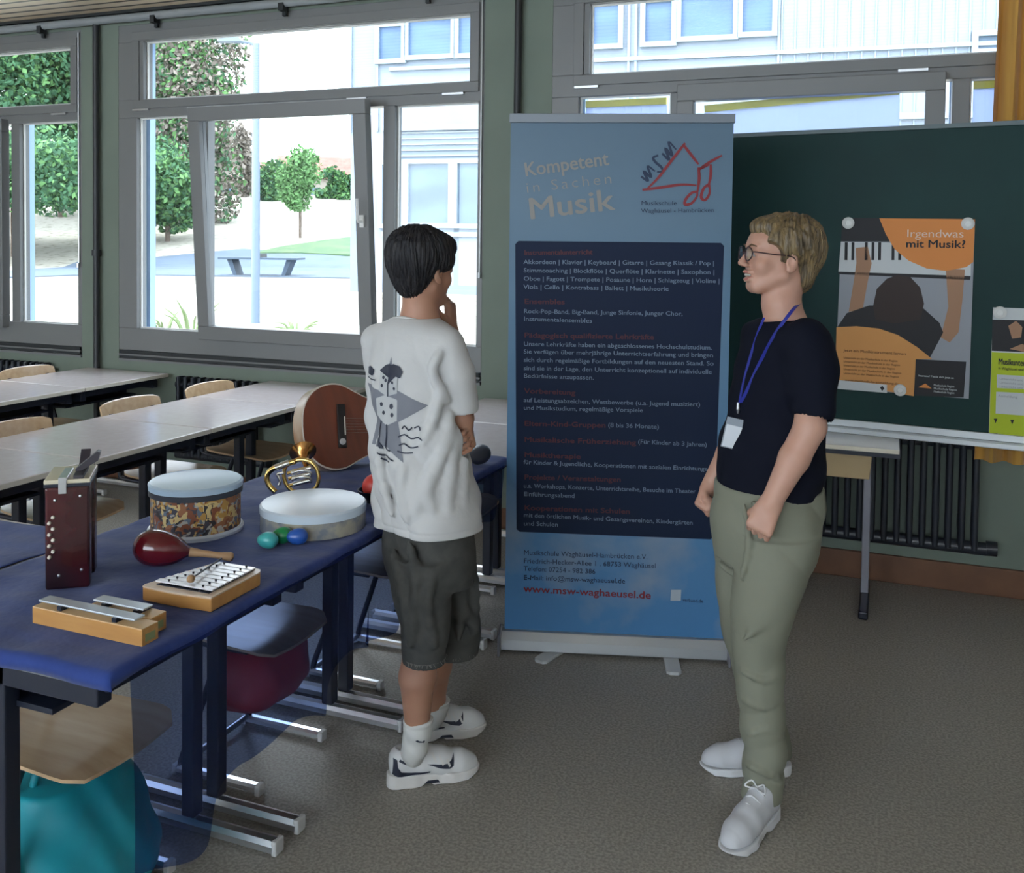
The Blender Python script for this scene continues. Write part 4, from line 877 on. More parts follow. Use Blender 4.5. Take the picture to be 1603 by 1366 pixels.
# ---- chime bars
def chime(a, e_, label):
    u = (e_ - a); L = u.length; u.normalize(); v = Vector((-u.y, u.x, 0)); wd_ = .046; h = .036
    rt = empty('chime_bar', (a + u * L / 2 + v * wd_ / 2), label, 'chime bar')
    rt.location.z = CZ
    MB().prism([(0, 0), (L, 0), (L, h), (0, h)], a, u, UP, wd_, v).build('resonator_box', M_gw, rt, bevel=.0015)
    MB().prism([(0.001, 0), (L - .001, 0), (L - .001, wd_), (.001, wd_)], a + UP * h, u, v, .001, UP).build('box_top', mat('pale_wood_top', (.62, .42, .22), .45), rt)
    MB().prism([(.01, 0), (L - .028, 0), (L - .028, .030), (.01, .030)], a + UP * (h + .010) + v * .008, u, v, .004, UP).build('tone_bar', mat('steel_tone_bar', (.50, .55, .60), .25, spec=.7, metal=.3), rt, bevel=.001)
    for f in (.24, .74):
        MB().box((-.0025, -.0025, 0), (.0025, .0025, .028)).build('post', M_gw, rt).location = Vector(a + u * L * f + v * .023 + UP * h) - wloc(rt)
        MB().prism([(-.006, 0), (.006, 0), (.006, .040), (-.006, .040)], a + u * L * f + UP * (h + .0) + v * .004, u, v, .010, UP).build('felt_pad', M_blk, rt)
    MB().box((0, 0, 0), (.03, .001, .014), Matrix((u, v, UP)).transposed(), a + u * (L - .0) - v * .0 + UP * .008).build('dummy', M_gw, rt) if 0 else None
    q = a + u * (L + .0006) + v * .008 + UP * .008
    MB().prism([(0, 0), (.028, 0), (.028, .016), (0, .016)], q, v, UP, .0006, u).build('name_sticker', mat('green_sticker', (.22, .26, .12), .6), rt)
    return rt
chime(PZ(50, 975, CZ), PZ(222, 1013, CZ), 'wooden chime bar with one steel plate, nearest the desk corner')
a2 = PZ(50, 975, CZ); b2 = PZ(222, 1013, CZ); d_ = (b2 - a2).normalized(); n_ = Vector((-d_.y, d_.x, 0))
e2 = PZ(243, 1000, CZ) ; e2 = PZ(258, 984, CZ) - n_ * .046; s2 = e2 - d_ * .178
chime(s2 + n_ * .004, e2 + n_ * .004, 'wooden chime bar with one steel plate, just behind the nearest one')
# ---- accordion
M_acc = mat('dark_red_pearl', (.060, .004, .008), .22, coat=.25, noise=(5, (.012, .003, .006), .35, .65)); M_wkeys = mat('ivory_button', (.75, .7, .6), .3)
A0 = PZ(70, 925, CZ); A1 = PZ(140, 919, CZ); au = (A1 - A0); AW = au.length; au.normalize(); av = Vector((-au.y, au.x, 0)); AH = .275
ac = empty('accordion', (A0 + au * AW / 2 + av * .07), 'small dark red button accordion standing upright on the cloth at the left', 'accordion'); ac.location.z = CZ
def ap(u, v, z): return A0 + au * u + av * v + UP * z
def abox(name, u0, u1, v0, v1, z0, z1, mt, bev=.003):
    return MB().prism([(u0, v0), (u1, v0), (u1, v1), (u0, v1)], A0 + UP * z0, au, av, z1 - z0, UP).build(name, mt, ac, bevel=bev)
abox('casing', 0, AW, 0, .040, 0, AH - .03, M_acc, .006)
b = MB()
for i in range(9): v = .040 + .0065 * i; b.prism([(.006, v), (AW - .006, v), (AW - .006, v + .0035), (.006, v + .0035)], A0 + UP * .008, au, av, AH - .05, UP).prism([(.012, v + .0035), (AW - .012, v + .0035), (AW - .012, v + .0065), (.012, v + .0065)], A0 + UP * .012, au, av, AH - .058, UP)
b.build('bellows', mat('pleated_bellows', (.05, .012, .02), .6), ac)
abox('rear_casing', 0, AW, .099, .145, 0, AH - .03, M_acc, .006)
cr_ = mat('cream_trim', (.62, .56, .42), .35)
abox('top_trim', -.002, AW + .002, -.002, .147, AH - .03, AH - .022, M_blk, .001); abox('top_trim', -.002, AW + .002, -.002, .147, AH - .022, AH - .012, cr_, .002)
abox('strap_plate', .03, .05, -.004, .10, AH - .012, AH - .006, M_metal, .001); abox('strap_plate', .030, .048, -.006, -.002, AH - .045, AH - .006, M_metal, .001)
M_strap = mat('dark_strap', (.03, .025, .035), .5)
MB().prism([(.0, 0), (.10, .0), (.145, .035), (.142, .042), (.098, .008), (0, .008)], ap(AW * .86, .0, AH - .012), av, UP, .022, -au).build('hand_strap', M_strap, ac)
MB().prism([(0, 0), (.05, .03), (.055, .05), (.048, .052), (.0, .012)], ap(AW * .62, .05, AH - .012), au, UP, .03, av).build('hand_strap', M_strap, ac)
for i in range(8):
    q = ap(.010 + (.008 if i % 2 == 0 else 0), -.001, .175 - .0135 * i); MB().lathe([(0, 0), (.0042, 0), (.0042, .005), (.003, .0075), (0, .008)], q, (-av).to_track_quat('Z', 'Y').to_matrix(), 14).build('button', M_wkeys, ac, smooth=60)
for (u, z) in ((.022, .215), (AW - .02, .222), (.03, .035), (AW - .018, .045)):
    MB().lathe([(0, 0), (.0038, 0), (.0030, .003), (0, .0035)], ap(u, -.001, z), (-av).to_track_quat('Z', 'Y').to_matrix(), 14).build('rivet', M_metal, ac, smooth=60)
# ---- pocket horn
M_brass = mat('brass', (.80, .56, .20), .16, metal=1); M_silver = mat('silver_tube', (.72, .72, .70), .18, metal=1); M_copper = mat('copper_bell', (.62, .30, .10), .18, metal=1)
hd = 3.05; hn = empty('pocket_horn', PZ(455, 772, CZ), 'small brass pocket horn with silver valves lying in front of the guitar', 'horn')
def hp_(x, y, dd=0): return P(x, y, hd + dd)
loop = smooth_path([hp_(486, 722), hp_(496, 735), hp_(498, 752), hp_(492, 765), hp_(476, 769), hp_(460, 769), hp_(449, 760), hp_(444, 745), hp_(447, 730), hp_(458, 722), hp_(472, 719), hp_(486, 722)], 6)
MB().tube(loop[:-1], .0065, 12, closed=True).build('tubing', M_brass, hn, smooth=180)
MB().tube(smooth_path([hp_(462, 722, -.01), hp_(448, 726, -.01), hp_(432, 731, -.02), hp_(421, 738, -.02), hp_(417, 748, -.02), hp_(421, 760, -.02), hp_(431, 770, -.02)], 6), .0085, 14).build('mouth_tube', M_brass, hn, smooth=180)
MB().tube([hp_(452, 724, -.012), hp_(430, 732, -.022)], .0105, 14).build('sleeve', M_silver, hn, smooth=60)
MB().tube(smooth_path([hp_(444, 740, -.03), hp_(434, 742, -.03), hp_(438, 752, -.03), hp_(436, 760, -.03)], 5), .0045, 10).build('finger_hook', M_silver, hn, smooth=180)
for k, yy in enumerate((735, 744, 754)):
    q0 = hp_(455 + 2 * k, yy + 4, -.02); q1 = hp_(486, yy - 3, -.01)
    vv = MB().tube([q0, q1], .0080, 14).build('valve', M_silver, hn, smooth=60)
    MB().tube([q0 + (q0 - q1).normalized() * .012, q0], [.0060, .0045], 12).build('valve_cap', M_brass, vv, smooth=60)
for k in range(2):
    MB().tube(smooth_path([hp_(456, 741 + 10 * k, -.035), hp_(470, 736 + 10 * k, -.04), hp_(484, 738 + 10 * k, -.035), hp_(486, 745 + 10 * k, -.03)], 5), .0042, 10).build('slide', M_silver, hn, smooth=180)
bo = hp_(478, 726, .03); bt = hp_(474, 708, .075); Rm = (bt - bo).to_track_quat('Z', 'Y').to_matrix(); Lh = (bt - bo).length
MB().lathe([(.008, -.01), (.011, Lh * .3), (.018, Lh * .65), (.030, Lh * .9), (.043, Lh * 1.05), (.044, Lh * 1.06), (.040, Lh * 1.03), (.026, Lh * .88), (.014, Lh * .6)], bo, Rm, 40).build('bell', M_copper, hn, smooth=60)
MB().tube([hp_(486, 722), bo + (bt - bo) * .1], .008, 12).build('bell_tube', M_brass, hn, smooth=180)
# ---- guitar lying on its side
M_gback = mat('red_brown_guitar_top', (.20, .050, .022), .28, coat=.3, noise=(3, (.15, .04, .02), .3, .7, 4, (1, 12, 1))); M_bind = mat('pale_binding', (.62, .56, .48), .35); M_gside = mat('guitar_side_wood', (.30, .16, .08), .3, noise=(6, (.5, .4, .3), .4, .6))
G0 = PZ(520, 749, CZ) + SA * .06; gA = (SR * .80 + SA * .60 - UP * .10).normalized()            # body axis towards the head
gN = (Vector((gA.y, -gA.x, 0)) * .94 + UP * .30); gN = (gN - gA * gN.dot(gA)).normalized()                        # face normal towards the camera, leaning back
gS = gN.cross(gA).normalized(); gS = gS if gS.z > 0 else -gS                          # across the body, upward
def outline(n=72):
    pts = []
    prof = [(0, 0), (.004, .050), (.02, .095), (.05, .130), (.095, .149), (.14, .146), (.19, .120), (.235, .100), (.27, .099), (.32, .112), (.36, .112), (.39, .095), (.408, .062), (.413, .03), (.414, 0)]
    up = smooth_path([(a_, b_, 0) for a_, b_ in [(1.18 * p_[0], 1.06 * p_[1]) for p_ in prof]], 4); return [(p.x, p.y) for p in up] + [(p.x, -p.y) for p in up[-2:0:-1]]
O_ = outline(); gt = empty('guitar', (G0.x, G0.y, CZ), 'reddish brown guitar lying on its side at the back of the cloth-covered desks', 'guitar')
Lft = P(459, 690, (G0 - Vector((0, 0, EYE))).dot(Vector(CM[2]))); Lft.z = CZ + .155
gO = Vector((Lft.x, Lft.y, CZ + .172)) + SR * .03
def gpp(a_, s_, n_=0): return gO + gA * a_ + gS * s_ + gN * n_
MB().prism(O_, gO - gN * .075, gA, gS, .075, gN).build('body', M_gside, gt, smooth=30)
MB().prism([(x * .985 + .003, y * .97) for x, y in O_], gO, gA, gS, .002, gN).build('top_plate', M_gback, gt)
b = MB(); n = len(O_); vs = [gpp(x, y, .0015) for x, y in O_] + [gpp(x * .985 + .003, y * .965, .0025) for x, y in O_] + [gpp(x, y, -.004) for x, y in O_]
b.add(vs, [(i, (i + 1) % n, n + (i + 1) % n, n + i) for i in range(n)] + [(i, (i + 1) % n, 2 * n + (i + 1) % n, 2 * n + i) for i in range(n)]).build('binding', M_bind, gt)
MB().lathe([(0, 0), (.042, 0), (.042, .0012), (0, .0012)], gpp(.315, 0, .002), gN.to_track_quat('Z', 'Y').to_matrix(), 40).build('sound_hole', M_blk, gt)
br = MB().prism([(.138, -.080), (.170, -.080), (.170, .080), (.138, .080)], gO + gN * .002, gA, gS, .010, gN).build('bridge', mat('black_bridge', (.015, .012, .012), .3), gt, bevel=.002)
MB().prism([(.163, -.034), (.166, -.034), (.166, .034), (.163, .034)], gO + gN * .012, gA, gS, .004, gN).build('saddle', M_bind, br)
MB().lathe([(0, 0), (.012, 0), (.011, .005), (0, .007)], gpp(.153, -.058, .012), gN.to_track_quat('Z', 'Y').to_matrix(), 20).build('bridge_button', M_cap, br, smooth=60)
MB().prism([(.40, -.026), (.64, -.021), (.64, .021), (.40, .026)], gO - gN * .018, gA, gS, .026, gN).build('neck', M_blk, gt, bevel=.003)
MB().prism([(.64, -.021), (.655, -.034), (.745, -.036), (.75, 0), (.745, .036), (.655, .034), (.64, .021)], gO - gN * .022, gA, gS, .018, gN).build('headstock', mat('dark_headstock', (.03, .02, .02), .3), gt, bevel=.003)
for s in range(6): y_ = -.018 + .0072 * s; MB().tube([gpp(.163, y_ * 1.5, .0165), gpp(.64, y_, .010)], .0006, 5).build('string', M_silver, gt)
# ---- red maraca in bowl, dark shaker
q = PZ(583, 790, CZ) + SA * .04; bw = empty('black_bowl', (q.x, q.y, CZ), 'small black bowl beside the boy with a red ball in it', 'bowl')
MB().lathe([(0, .0), (.028, .0), (.046, .018), (.056, .040), (.053, .040), (.043, .020), (.026, .006), (0, .006)], q, None, 36).build('shell', M_blk, bw, smooth=50)
tag(MB().lathe([(.040 * math.sin(t), -.040 * math.cos(t)) for t in [PI * i / 20 for i in range(21)]], q + UP * .049, None, 30).build('red_ball', mat('red_rubber', (.55, .05, .04), .4), smooth=180), 'bright red ball resting in the black bowl beside the boy', 'ball')
e_ = PZ(700, 742, CZ) + SA * .02; a = PZ(752, 727, CZ) + SA * .02
maraca('maraca', a, e_, .036, M_rimd, M_blk, 'black maraca lying on the cloth to the right of the boy')
# ================================================================== ORGANIC SHAPES
import openvdb as vdb
class Field:
    """signed distance field on a regular grid, turned into one smooth mesh"""
    def __init__(s, lo, hi, h=.004):
        s.h = h; s.lo = np.array(lo, float); n = np.ceil((np.array(hi, float) - s.lo) / h).astype(int) + 1; s.n = n
        s.A = np.full(n, .08, np.float32)
    def _sl(s, lo, hi):
        a = np.clip(np.floor((np.array(lo) - s.lo) / s.h).astype(int), 0, s.n - 1); b = np.clip(np.ceil((np.array(hi) - s.lo) / s.h).astype(int) + 1, 1, s.n)
        if np.any(b <= a): return None, None
        ax = [s.lo[i] + s.h * np.arange(a[i], b[i]) for i in range(3)]
        return tuple(slice(a[i], b[i]) for i in range(3)), np.meshgrid(*ax, indexing='ij', sparse=True)
    def _merge(s, sl, d, k, mode='u'):
        A = s.A[sl]
        if mode == 'u':
            if k > 0: hh = np.clip(.5 + .5 * (A - d) / k, 0, 1); r = A * (1 - hh) + d * hh - k * hh * (1 - hh)
            else: r = np.minimum(A, d)
        elif mode == 's':
            if k > 0: hh = np.clip(.5 - .5 * (A + d) / k, 0, 1); r = A * (1 - hh) - d * hh + k * hh * (1 - hh)
            else: r = np.maximum(A, -d)
        else: r = np.maximum(A, d)
        s.A[sl] = r
    def cone(s, a, b, ra, rb, k=.01, mode='u', sq=None):
        """rounded tapered limb; sq=(axis, factor) flattens it along an axis"""
        a = np.array(a, float); b = np.array(b, float); R = max(ra, rb) + k + .02
        if sq is not None: R *= max(1, sq[1])
        sl, g = s._sl(np.minimum(a, b) - R, np.maximum(a, b) + R)
        if sl is None: return s
        X, Y, Z = g; ab = b - a; L2 = float(ab @ ab) + 1e-12
        px, py, pz = X - a[0], Y - a[1], Z - a[2]
        t = np.clip((px * ab[0] + py * ab[1] + pz * ab[2]) / L2, 0, 1)
        qx, qy, qz = px - t * ab[0], py - t * ab[1], pz - t * ab[2]
        if sq is not None:
            ax = np.array(sq[0], float); ax /= np.linalg.norm(ax); f = 1 / sq[1] - 1; w = (qx * ax[0] + qy * ax[1] + qz * ax[2]) * f; qx = qx + w * ax[0]; qy = qy + w * ax[1]; qz = qz + w * ax[2]
        d = np.sqrt(qx * qx + qy * qy + qz * qz) - (ra + (rb - ra) * t); s._merge(sl, d.astype(np.float32), k, mode); return s
    def chain(s, pts, rs, k=.01, **kw):
        for i in range(len(pts) - 1): s.cone(pts[i], pts[i + 1], rs[i], rs[i + 1], k, **kw)
        return s
    def ell(s, c, r, R=None, k=.01, mode='u'):
        c = np.array(c, float); r = np.array(r, float); R = np.eye(3) if R is None else np.array(R, float); m = float(r.max()) + k + .02
        sl, g = s._sl(c - m, c + m)
        if sl is None: return s
        X, Y, Z = g[0] - c[0], g[1] - c[1], g[2] - c[2]; q = [(R[i, 0] * X + R[i, 1] * Y + R[i, 2] * Z) for i in range(3)]
        k0 = np.sqrt(sum((q[i] / r[i]) ** 2 for i in range(3))); k1 = np.sqrt(sum((q[i] / r[i] ** 2) ** 2 for i in range(3))) + 1e-9
        d = k0 * (k0 - 1) / k1; s._merge(sl, d.astype(np.float32), k, mode); return s
    def loft(s, L, k=.01, mode='u', wr=None, p=2.0):
        """vertical loft. L rows: (z, cx, cy, a, b, angle) half-axes a along angle, b across"""
        L = sorted(L); Lz = np.array([r[0] for r in L]); V = np.array([r[1:] for r in L]); mx = max(V[:, 2].max(), V[:, 3].max()) + k + .03
        lo = [V[:, 0].min() - mx, V[:, 1].min() - mx, Lz[0] - k - .02]; hi = [V[:, 0].max() + mx, V[:, 1].max() + mx, Lz[-1] + k + .02]
        sl, g = s._sl(lo, hi); X, Y, Z = g; z = Z.ravel()
        def cub(col):
            zz = np.clip(z, Lz[0], Lz[-1]); i = np.clip(np.searchsorted(Lz, zz) - 1, 0, len(Lz) - 2); t = (zz - Lz[i]) / (Lz[i + 1] - Lz[i])
            m = np.gradient(V[:, col], Lz); h = Lz[i + 1] - Lz[i]; a, b = V[i, col], V[i + 1, col]
            return ((2 * t ** 3 - 3 * t ** 2 + 1) * a + (t ** 3 - 2 * t ** 2 + t) * h * m[i] + (-2 * t ** 3 + 3 * t ** 2) * b + (t ** 3 - t ** 2) * h * m[i + 1]).reshape(1, 1, -1)
        cx, cy, a, b, an = [cub(i) for i in range(5)]; dx, dy = X - cx, Y - cy
        u = dx * np.cos(an) + dy * np.sin(an); w = -dx * np.sin(an) + dy * np.cos(an)
        rr = (np.abs(u / a) ** p + np.abs(w / b) ** p) ** (1 / p); d = (rr - 1) * np.minimum(a, b)
        if wr is not None: d = d + wr(X, Y, Z)
        dz = np.maximum(Lz[0] - Z, Z - Lz[-1]); d = np.maximum(d, dz + 0 * d)
        s._merge(sl, d.astype(np.float32), k, mode); return s
    def box_cut(s, c, n, keep=1):
        """removes everything on the side n points to"""
        g = [(s.lo[i] + s.h * np.arange(s.n[i])).reshape([-1 if j == i else 1 for j in range(3)]) for i in range(3)]
        d = (g[0] - c[0]) * n[0] + (g[1] - c[1]) * n[1] + (g[2] - c[2]) * n[2]; s.A = np.maximum(s.A, d.astype(np.float32)); return s
    def disp(s, f):
        g = [(s.lo[i] + s.h * np.arange(s.n[i])).reshape([-1 if j == i else 1 for j in range(3)]) for i in range(3)]
        s.A = (s.A + f(*g)).astype(np.float32); return s
    def mesh(s, name, material, parent=None, smooth=True):
        A = np.minimum(s.A, .06); A[0], A[-1], A[:, 0], A[:, -1], A[:, :, 0], A[:, :, -1] = .06, .06, .06, .06, .06, .06
        g = vdb.FloatGrid(.06); g.copyFromArray(np.ascontiguousarray(A)); P_, T_, Q_ = g.convertToPolygons(0.0, 0.0)
        P_ = P_ * s.h + s.lo; me = bpy.data.meshes.new(name); F_ = [tuple(int(i) for i in f) for f in Q_] + [tuple(int(i) for i in f) for f in T_]
        me.from_pydata([tuple(map(float, p)) for p in P_], [], F_); me.validate(); 
        for p in me.polygons: p.use_smooth = True
        return link_mesh(name, me, material, parent)
def V3(v): return np.array([v[0], v[1], v[2]], float)
class Fr:
    """local frame: x = right-hand side of the person, y = forward, z = up"""
    def __init__(s, o, fwd, up=(0, 0, 1), scale=1.0):
        s.o = V3(o); f = V3(fwd); f /= np.linalg.norm(f); u = V3(up); u = u - f * (u @ f); u /= np.linalg.norm(u); s.f = f; s.u = u; s.r = np.cross(f, u); s.R = np.array([s.r, s.f, s.u]); s.k = scale
    def p(s, x, y, z): return s.o + (s.r * x + s.f * y + s.u * z) * s.k
    def ell(s, F, c, r, k=.01, mode='u', R=None):
        F.ell(s.p(*c), np.array(r) * s.k, s.R if R is None else R, k * s.k, mode)
    def cone(s, F, a, b, ra, rb, k=.01, mode='u', sq=None):
        if sq is not None: sq = (s.r * sq[0][0] + s.f * sq[0][1] + s.u * sq[0][2], sq[1])
        F.cone(s.p(*a), s.p(*b), ra * s.k, rb * s.k, k * s.k, mode, sq)
def head(F, H, smile=0):
    e = H.ell; c = H.cone
    e(F, (0, -.018, .035), (.074, .092, .080), k=0)
    e(F, (0, .030, -.030), (.056, .060, .076), k=.03)
    e(F, (0, .052, .035), (.058, .042, .045), k=.03)
    jy = -.010 if smile else 0
    c(F, (-.014, .072 + jy, -.090), (.014, .072 + jy, -.090), .015, .015, .025)
    c(F, (-.052, .0, -.050), (-.020, .065, -.088), .016, .013, .025); c(F, (.052, .0, -.050), (.020, .065, -.088), .016, .013, .025)
    for sx in (-1, 1):
        e(F, (sx * .036, .060, -.028), (.022, .020, .022), k=.02)
        e(F, (sx * .033, .095, .008), (.017, .014, .011), k=.012, mode='s')
        e(F, (sx * .031, .080, .007), (.014, .012, .012), k=.004)
        c(F, (sx * .014, .090, .025), (sx * .046, .078, .024), .006, .005, .012)
        e(F, (sx * .078, -.010, -.013), (.008, .018, .029), k=.006); e(F, (sx * .0835, -.004, -.008), (.005, .010, .016), k=.003, mode='s'); e(F, (sx * .0785, -.003, -.034), (.006, .009, .009), k=.004)
    c(F, (0, .090, .012), (0, .112, -.024), .0065, .0095, .012); e(F, (-.011, .101, -.029), (.008, .010, .007), k=.006); e(F, (.011, .101, -.029), (.008, .010, .007), k=.006)
    if smile:
        c(F, (-.024, .086, -.050), (0, .097, -.050), .0055, .0065, .005); c(F, (.024, .086, -.050), (0, .097, -.050), .0055, .0065, .005)
        c(F, (-.022, .083, -.069), (0, .093, -.071), .006, .007, .005); c(F, (.022, .083, -.069), (0, .093, -.071), .006, .007, .005)
        e(F, (0, .098, -.0595), (.020, .010, .006), k=.003, mode='s')
        for sx in (-1, 1): e(F, (sx * .041, .066, -.030), (.018, .016, .017), k=.012); c(F, (sx * .024, .094, -.032), (sx * .034, .084, -.058), .0025, .0025, .005, 's')
    else:
        c(F, (-.020, .088, -.052), (0, .095, -.051), .0055, .0065, .006); c(F, (.020, .088, -.052), (0, .095, -.051), .0055, .0065, .006)
        c(F, (-.018, .086, -.063), (0, .093, -.064), .006, .0075, .006); c(F, (.018, .086, -.063), (0, .093, -.064), .006, .0075, .006)
def hand(F, w, k0, side, bend, wr=.026, up=None, spread=.0, thumb=1, s=1.0):
    """w wrist, k0 knuckle centre, side = unit across the palm from little finger to index, bend = unit direction the fingers curl to, list of 3 phalanx turns"""
    w = V3(w); k0 = V3(k0); sd = V3(side); sd /= np.linalg.norm(sd); d = k0 - w; L = np.linalg.norm(d); d = d / L; sd = sd - d * (sd @ d); sd /= np.linalg.norm(sd)
    n, turns = bend; n = V3(n); n = n - d * (n @ d) - sd * (n @ sd); n /= np.linalg.norm(n)
    for f in (-.027, -.009, .009, .026): F.cone(w + sd * f * .6 * s, k0 + sd * f * s, .016 * s, .0125 * s, .010)
    F.cone(w, w + d * L * .5, wr * s, .022 * s, .012, sq=(n, .7))
    fl = (.78, .95, 1.0, .92)
    for i, f in enumerate((-.028, -.0095, .0095, .0275)):
        p = k0 + sd * f * s; dirn = d + sd * spread * (i - 1.5); dirn /= np.linalg.norm(dirn); a = 0; r = .0089 * s
        for j, ln in enumerate((.040, .025, .021)):
            a += turns[j] * (1 + .08 * (i - 1.5)); dd = dirn * math.cos(a) + n * math.sin(a); q = p + dd * ln * fl[i] * s
            F.cone(p, q, r, r * .90, .0018); p = q; r *= .92
    if thumb:
        b = w + d * L * .30 + sd * .024 * s; dirs = [(sd * .62 + d * .65 + n * .42), (sd * .2 + d * .8 + n * .6), (d * .75 + n * .65 - sd * .15)]; r = .0135 * s
        if thumb == 2: dirs = [(sd * .35 + d * .6 + n * .7), (d * .5 + n * .6 - sd * .5), (n * .45 - sd * .85 + d * .3)]
        for dd, ln in zip(dirs, (.034, .030, .024)):
            dd = dd / np.linalg.norm(dd); q = b + dd * ln * s; F.cone(b, q, r, r * .88, .008); b = q; r *= .87
def shoe(fr, L, name_mats, parent, h=.003, sole_h=.036):
    """fr: frame at the heel on the floor, y towards the toe; L length. returns upper object"""
    ms, mu, mdk = name_mats
    pts = [fr.p(x, y, z) for x in (-.07, .07) for y in (-.03, L + .03) for z in (-.005, .15)]
    lo = np.min(pts, 0) - .01; hi = np.max(pts, 0) + .01
    F = Field(lo, hi, h)
    k = L / .28
    W = [(0.024, .030), (.07, .033), (.12, .033), (.19, .044), (.230, .040), (.250, .030)]
    for (y0, w0), (y1, w1) in zip(W, W[1:]): F.cone(fr.p(0, y0 * k, .02), fr.p(0, y1 * k, .02), w0, w1, .010, sq=(fr.u, 5))
    tn = fr.u * .9985 + fr.f * .055
    F.A = F.A + .004
    A0 = F.A.copy(); F.box_cut(fr.p(0, .0, sole_h - .004), tn); F.box_cut(fr.p(0, 0, .0055), -fr.u); F.box_cut(fr.p(0, .235 * k, .0055), -fr.u * .93 + fr.f * .36)
    F.ell(fr.p(0, .112 * k, .0), (.06, .022, .014), fr.R, .006, 's'); F.A -= .004
    sole_ = F.mesh('sole', ms, parent)
    F = Field(lo, hi, h)
    F.chain([fr.p(0, .036 * k, .052), fr.p(0, .10 * k, .058), fr.p(0, .16 * k, .048), fr.p(0, .215 * k, .038), fr.p(0, .245 * k, .033)], [.033, .035, .038, .037, .029], .02)
    F.cone(fr.p(0, .036 * k, .080), fr.p(0, .066 * k, .088), .036, .037, .015); F.cone(fr.p(0, .078 * k, .100), fr.p(0, .15 * k, .066), .024, .026, .02)
    F.ell(fr.p(0, .052 * k, .138), (.031, .042, .036), fr.R, .006, 's')
    F.box_cut(fr.p(0, 0, .026), -fr.u)
    F.A = F.A.astype(np.float32)
    up_ = F.mesh('upper', mu, parent); up_['_s'] = sole_.name; del up_['_s']; return (up_, sole_)
def decal(parent, target, pts2d, o, u, w, n, name, material, off=.0012, res=.006, world_fix=None):
    """print a flat polygon onto a curved surface: rays along -n from the plane o,u,w"""
    me0 = target.data; T0 = Matrix.Translation(wloc(target)); bvh = BVHTree.FromPolygons([T0 @ v.co for v in me0.vertices], [tuple(p.vertices) for p in me0.polygons])
    bm = bmesh.new(); vs = [bm.verts.new((a, b, 0)) for a, b in pts2d]; f = bm.faces.new(vs); bmesh.ops.triangulate(bm, faces=[f])
    for _ in range(6):
        ed = [e for e in bm.edges if e.calc_length() > res]
        if not ed: break
        bmesh.ops.subdivide_edges(bm, edges=ed, cuts=1); bmesh.ops.triangulate(bm, faces=[f for f in bm.faces if len(f.verts) > 3])
    o, u, w, n = Vector(o), Vector(u), Vector(w), Vector(n).normalized(); dead = []
    for v in bm.verts:
        p = o + u * v.co.x + w * v.co.y; loc, nn, i, dd = bvh.ray_cast(p + n * .3, -n, .8)
        if loc is None: dead.append(v)
        else: v.co = loc + n * off * 1.3
    bmesh.ops.delete(bm, geom=dead, context='VERTS')
    me = bpy.data.meshes.new(name); bm.to_mesh(me); bm.free()
    return link_mesh(name, me, material, parent, smooth=180)
# ================================================================== BAGS
def wr_bag(X, Y, Z): return .006 * np.sin(38 * X + 22 * Z + 3 * np.sin(15 * Y)) * np.sin(26 * Y + 19 * Z) + .003 * np.sin(70 * Z + 40 * X)
M_teal = mat('teal_nylon', (.01, .34, .42), .45, noise=(8, (.01, .26, .34), .3, .7)); M_redbag = mat('red_nylon', (.42, .02, .03), .5)
bag = empty('bag', (-1.80, 1.66, 0), 'teal blue cloth bag on the floor beneath the nearest school chair', 'bag')
F = Field((-2.06, 1.38, 0), (-1.56, 1.96, .40), .006); F.loft([(.006, -1.80, 1.67, .17, .20, 0), (.06, -1.80, 1.67, .20, .23, 0), (.2, -1.80, 1.67, .17, .21, .1), (.29, -1.79, 1.68, .12, .17, .1), (.33, -1.79, 1.68, .09, .13, 0)], k=0, wr=wr_bag, p=2.6)
F.mesh('body', M_teal, bag); MB().tube(smooth_path([(-1.79, 1.60, .31), (-1.79, 1.61, .355), (-1.79, 1.68, .370), (-1.79, 1.75, .355), (-1.79, 1.76, .31)], 5), .009, 8).build('handle', M_teal, bag, smooth=180)
bag = empty('bag', (-1.75, 2.40, 0), 'red cloth bag hanging under the second chair behind the sheer navy fabric', 'bag')
F = Field((-1.98, 2.12, .15), (-1.52, 2.70, .46), .006); F.loft([(.20, -1.75, 2.40, .08, .13, 0), (.23, -1.75, 2.40, .11, .16, 0), (.30, -1.75, 2.41, .11, .165, .1), (.345, -1.75, 2.41, .10, .14, 0), (.370, -1.75, 2.41, .08, .12, 0)], k=0, wr=wr_bag, p=2.6)
F.mesh('body', M_redbag, bag); MB().tube(smooth_path([(-1.70, 2.34, .36), (-1.68, 2.36, .383), (-1.68, 2.44, .383), (-1.70, 2.46, .36)], 5), .008, 8).build('handle', M_redbag, bag, smooth=180)
# ================================================================== BOY
def RSP(px, py, d): return V3(P(px, py, d))
M_skinA = mat('warm_skin', (.42, .22, .145), .5, sub=.12, noise=(14, (.38, .19, .125), .3, .7)); M_skinW = mat('fair_skin', (.52, .30, .225), .5, sub=.12, noise=(14, (.48, .26, .19), .3, .7))
M_tee = mat('white_cotton', (.50, .50, .50), .85, sheen=.2, bump=(60, .1)); M_short = mat('charcoal_denim', (.042, .044, .042), .9, noise=(30, (.062, .062, .058), .35, .7)); M_hairB = mat('black_hair', (.008, .008, .011), .55, spec=.3, noise=(60, (.022, .02, .022), .4, .7, 3, (1, 1, .2)), bump=(90, .8, (1, 1, .25)))
M_sock = mat('white_sock', (.58, .58, .56), .9); M_sole = mat('pale_rubber_sole', (.62, .60, .58), .6); M_shoe = mat('white_leather_mesh', (.60, .60, .60), .5); M_ink = mat('dark_print_ink', (.02, .025, .045), .6)
BD = 2.745
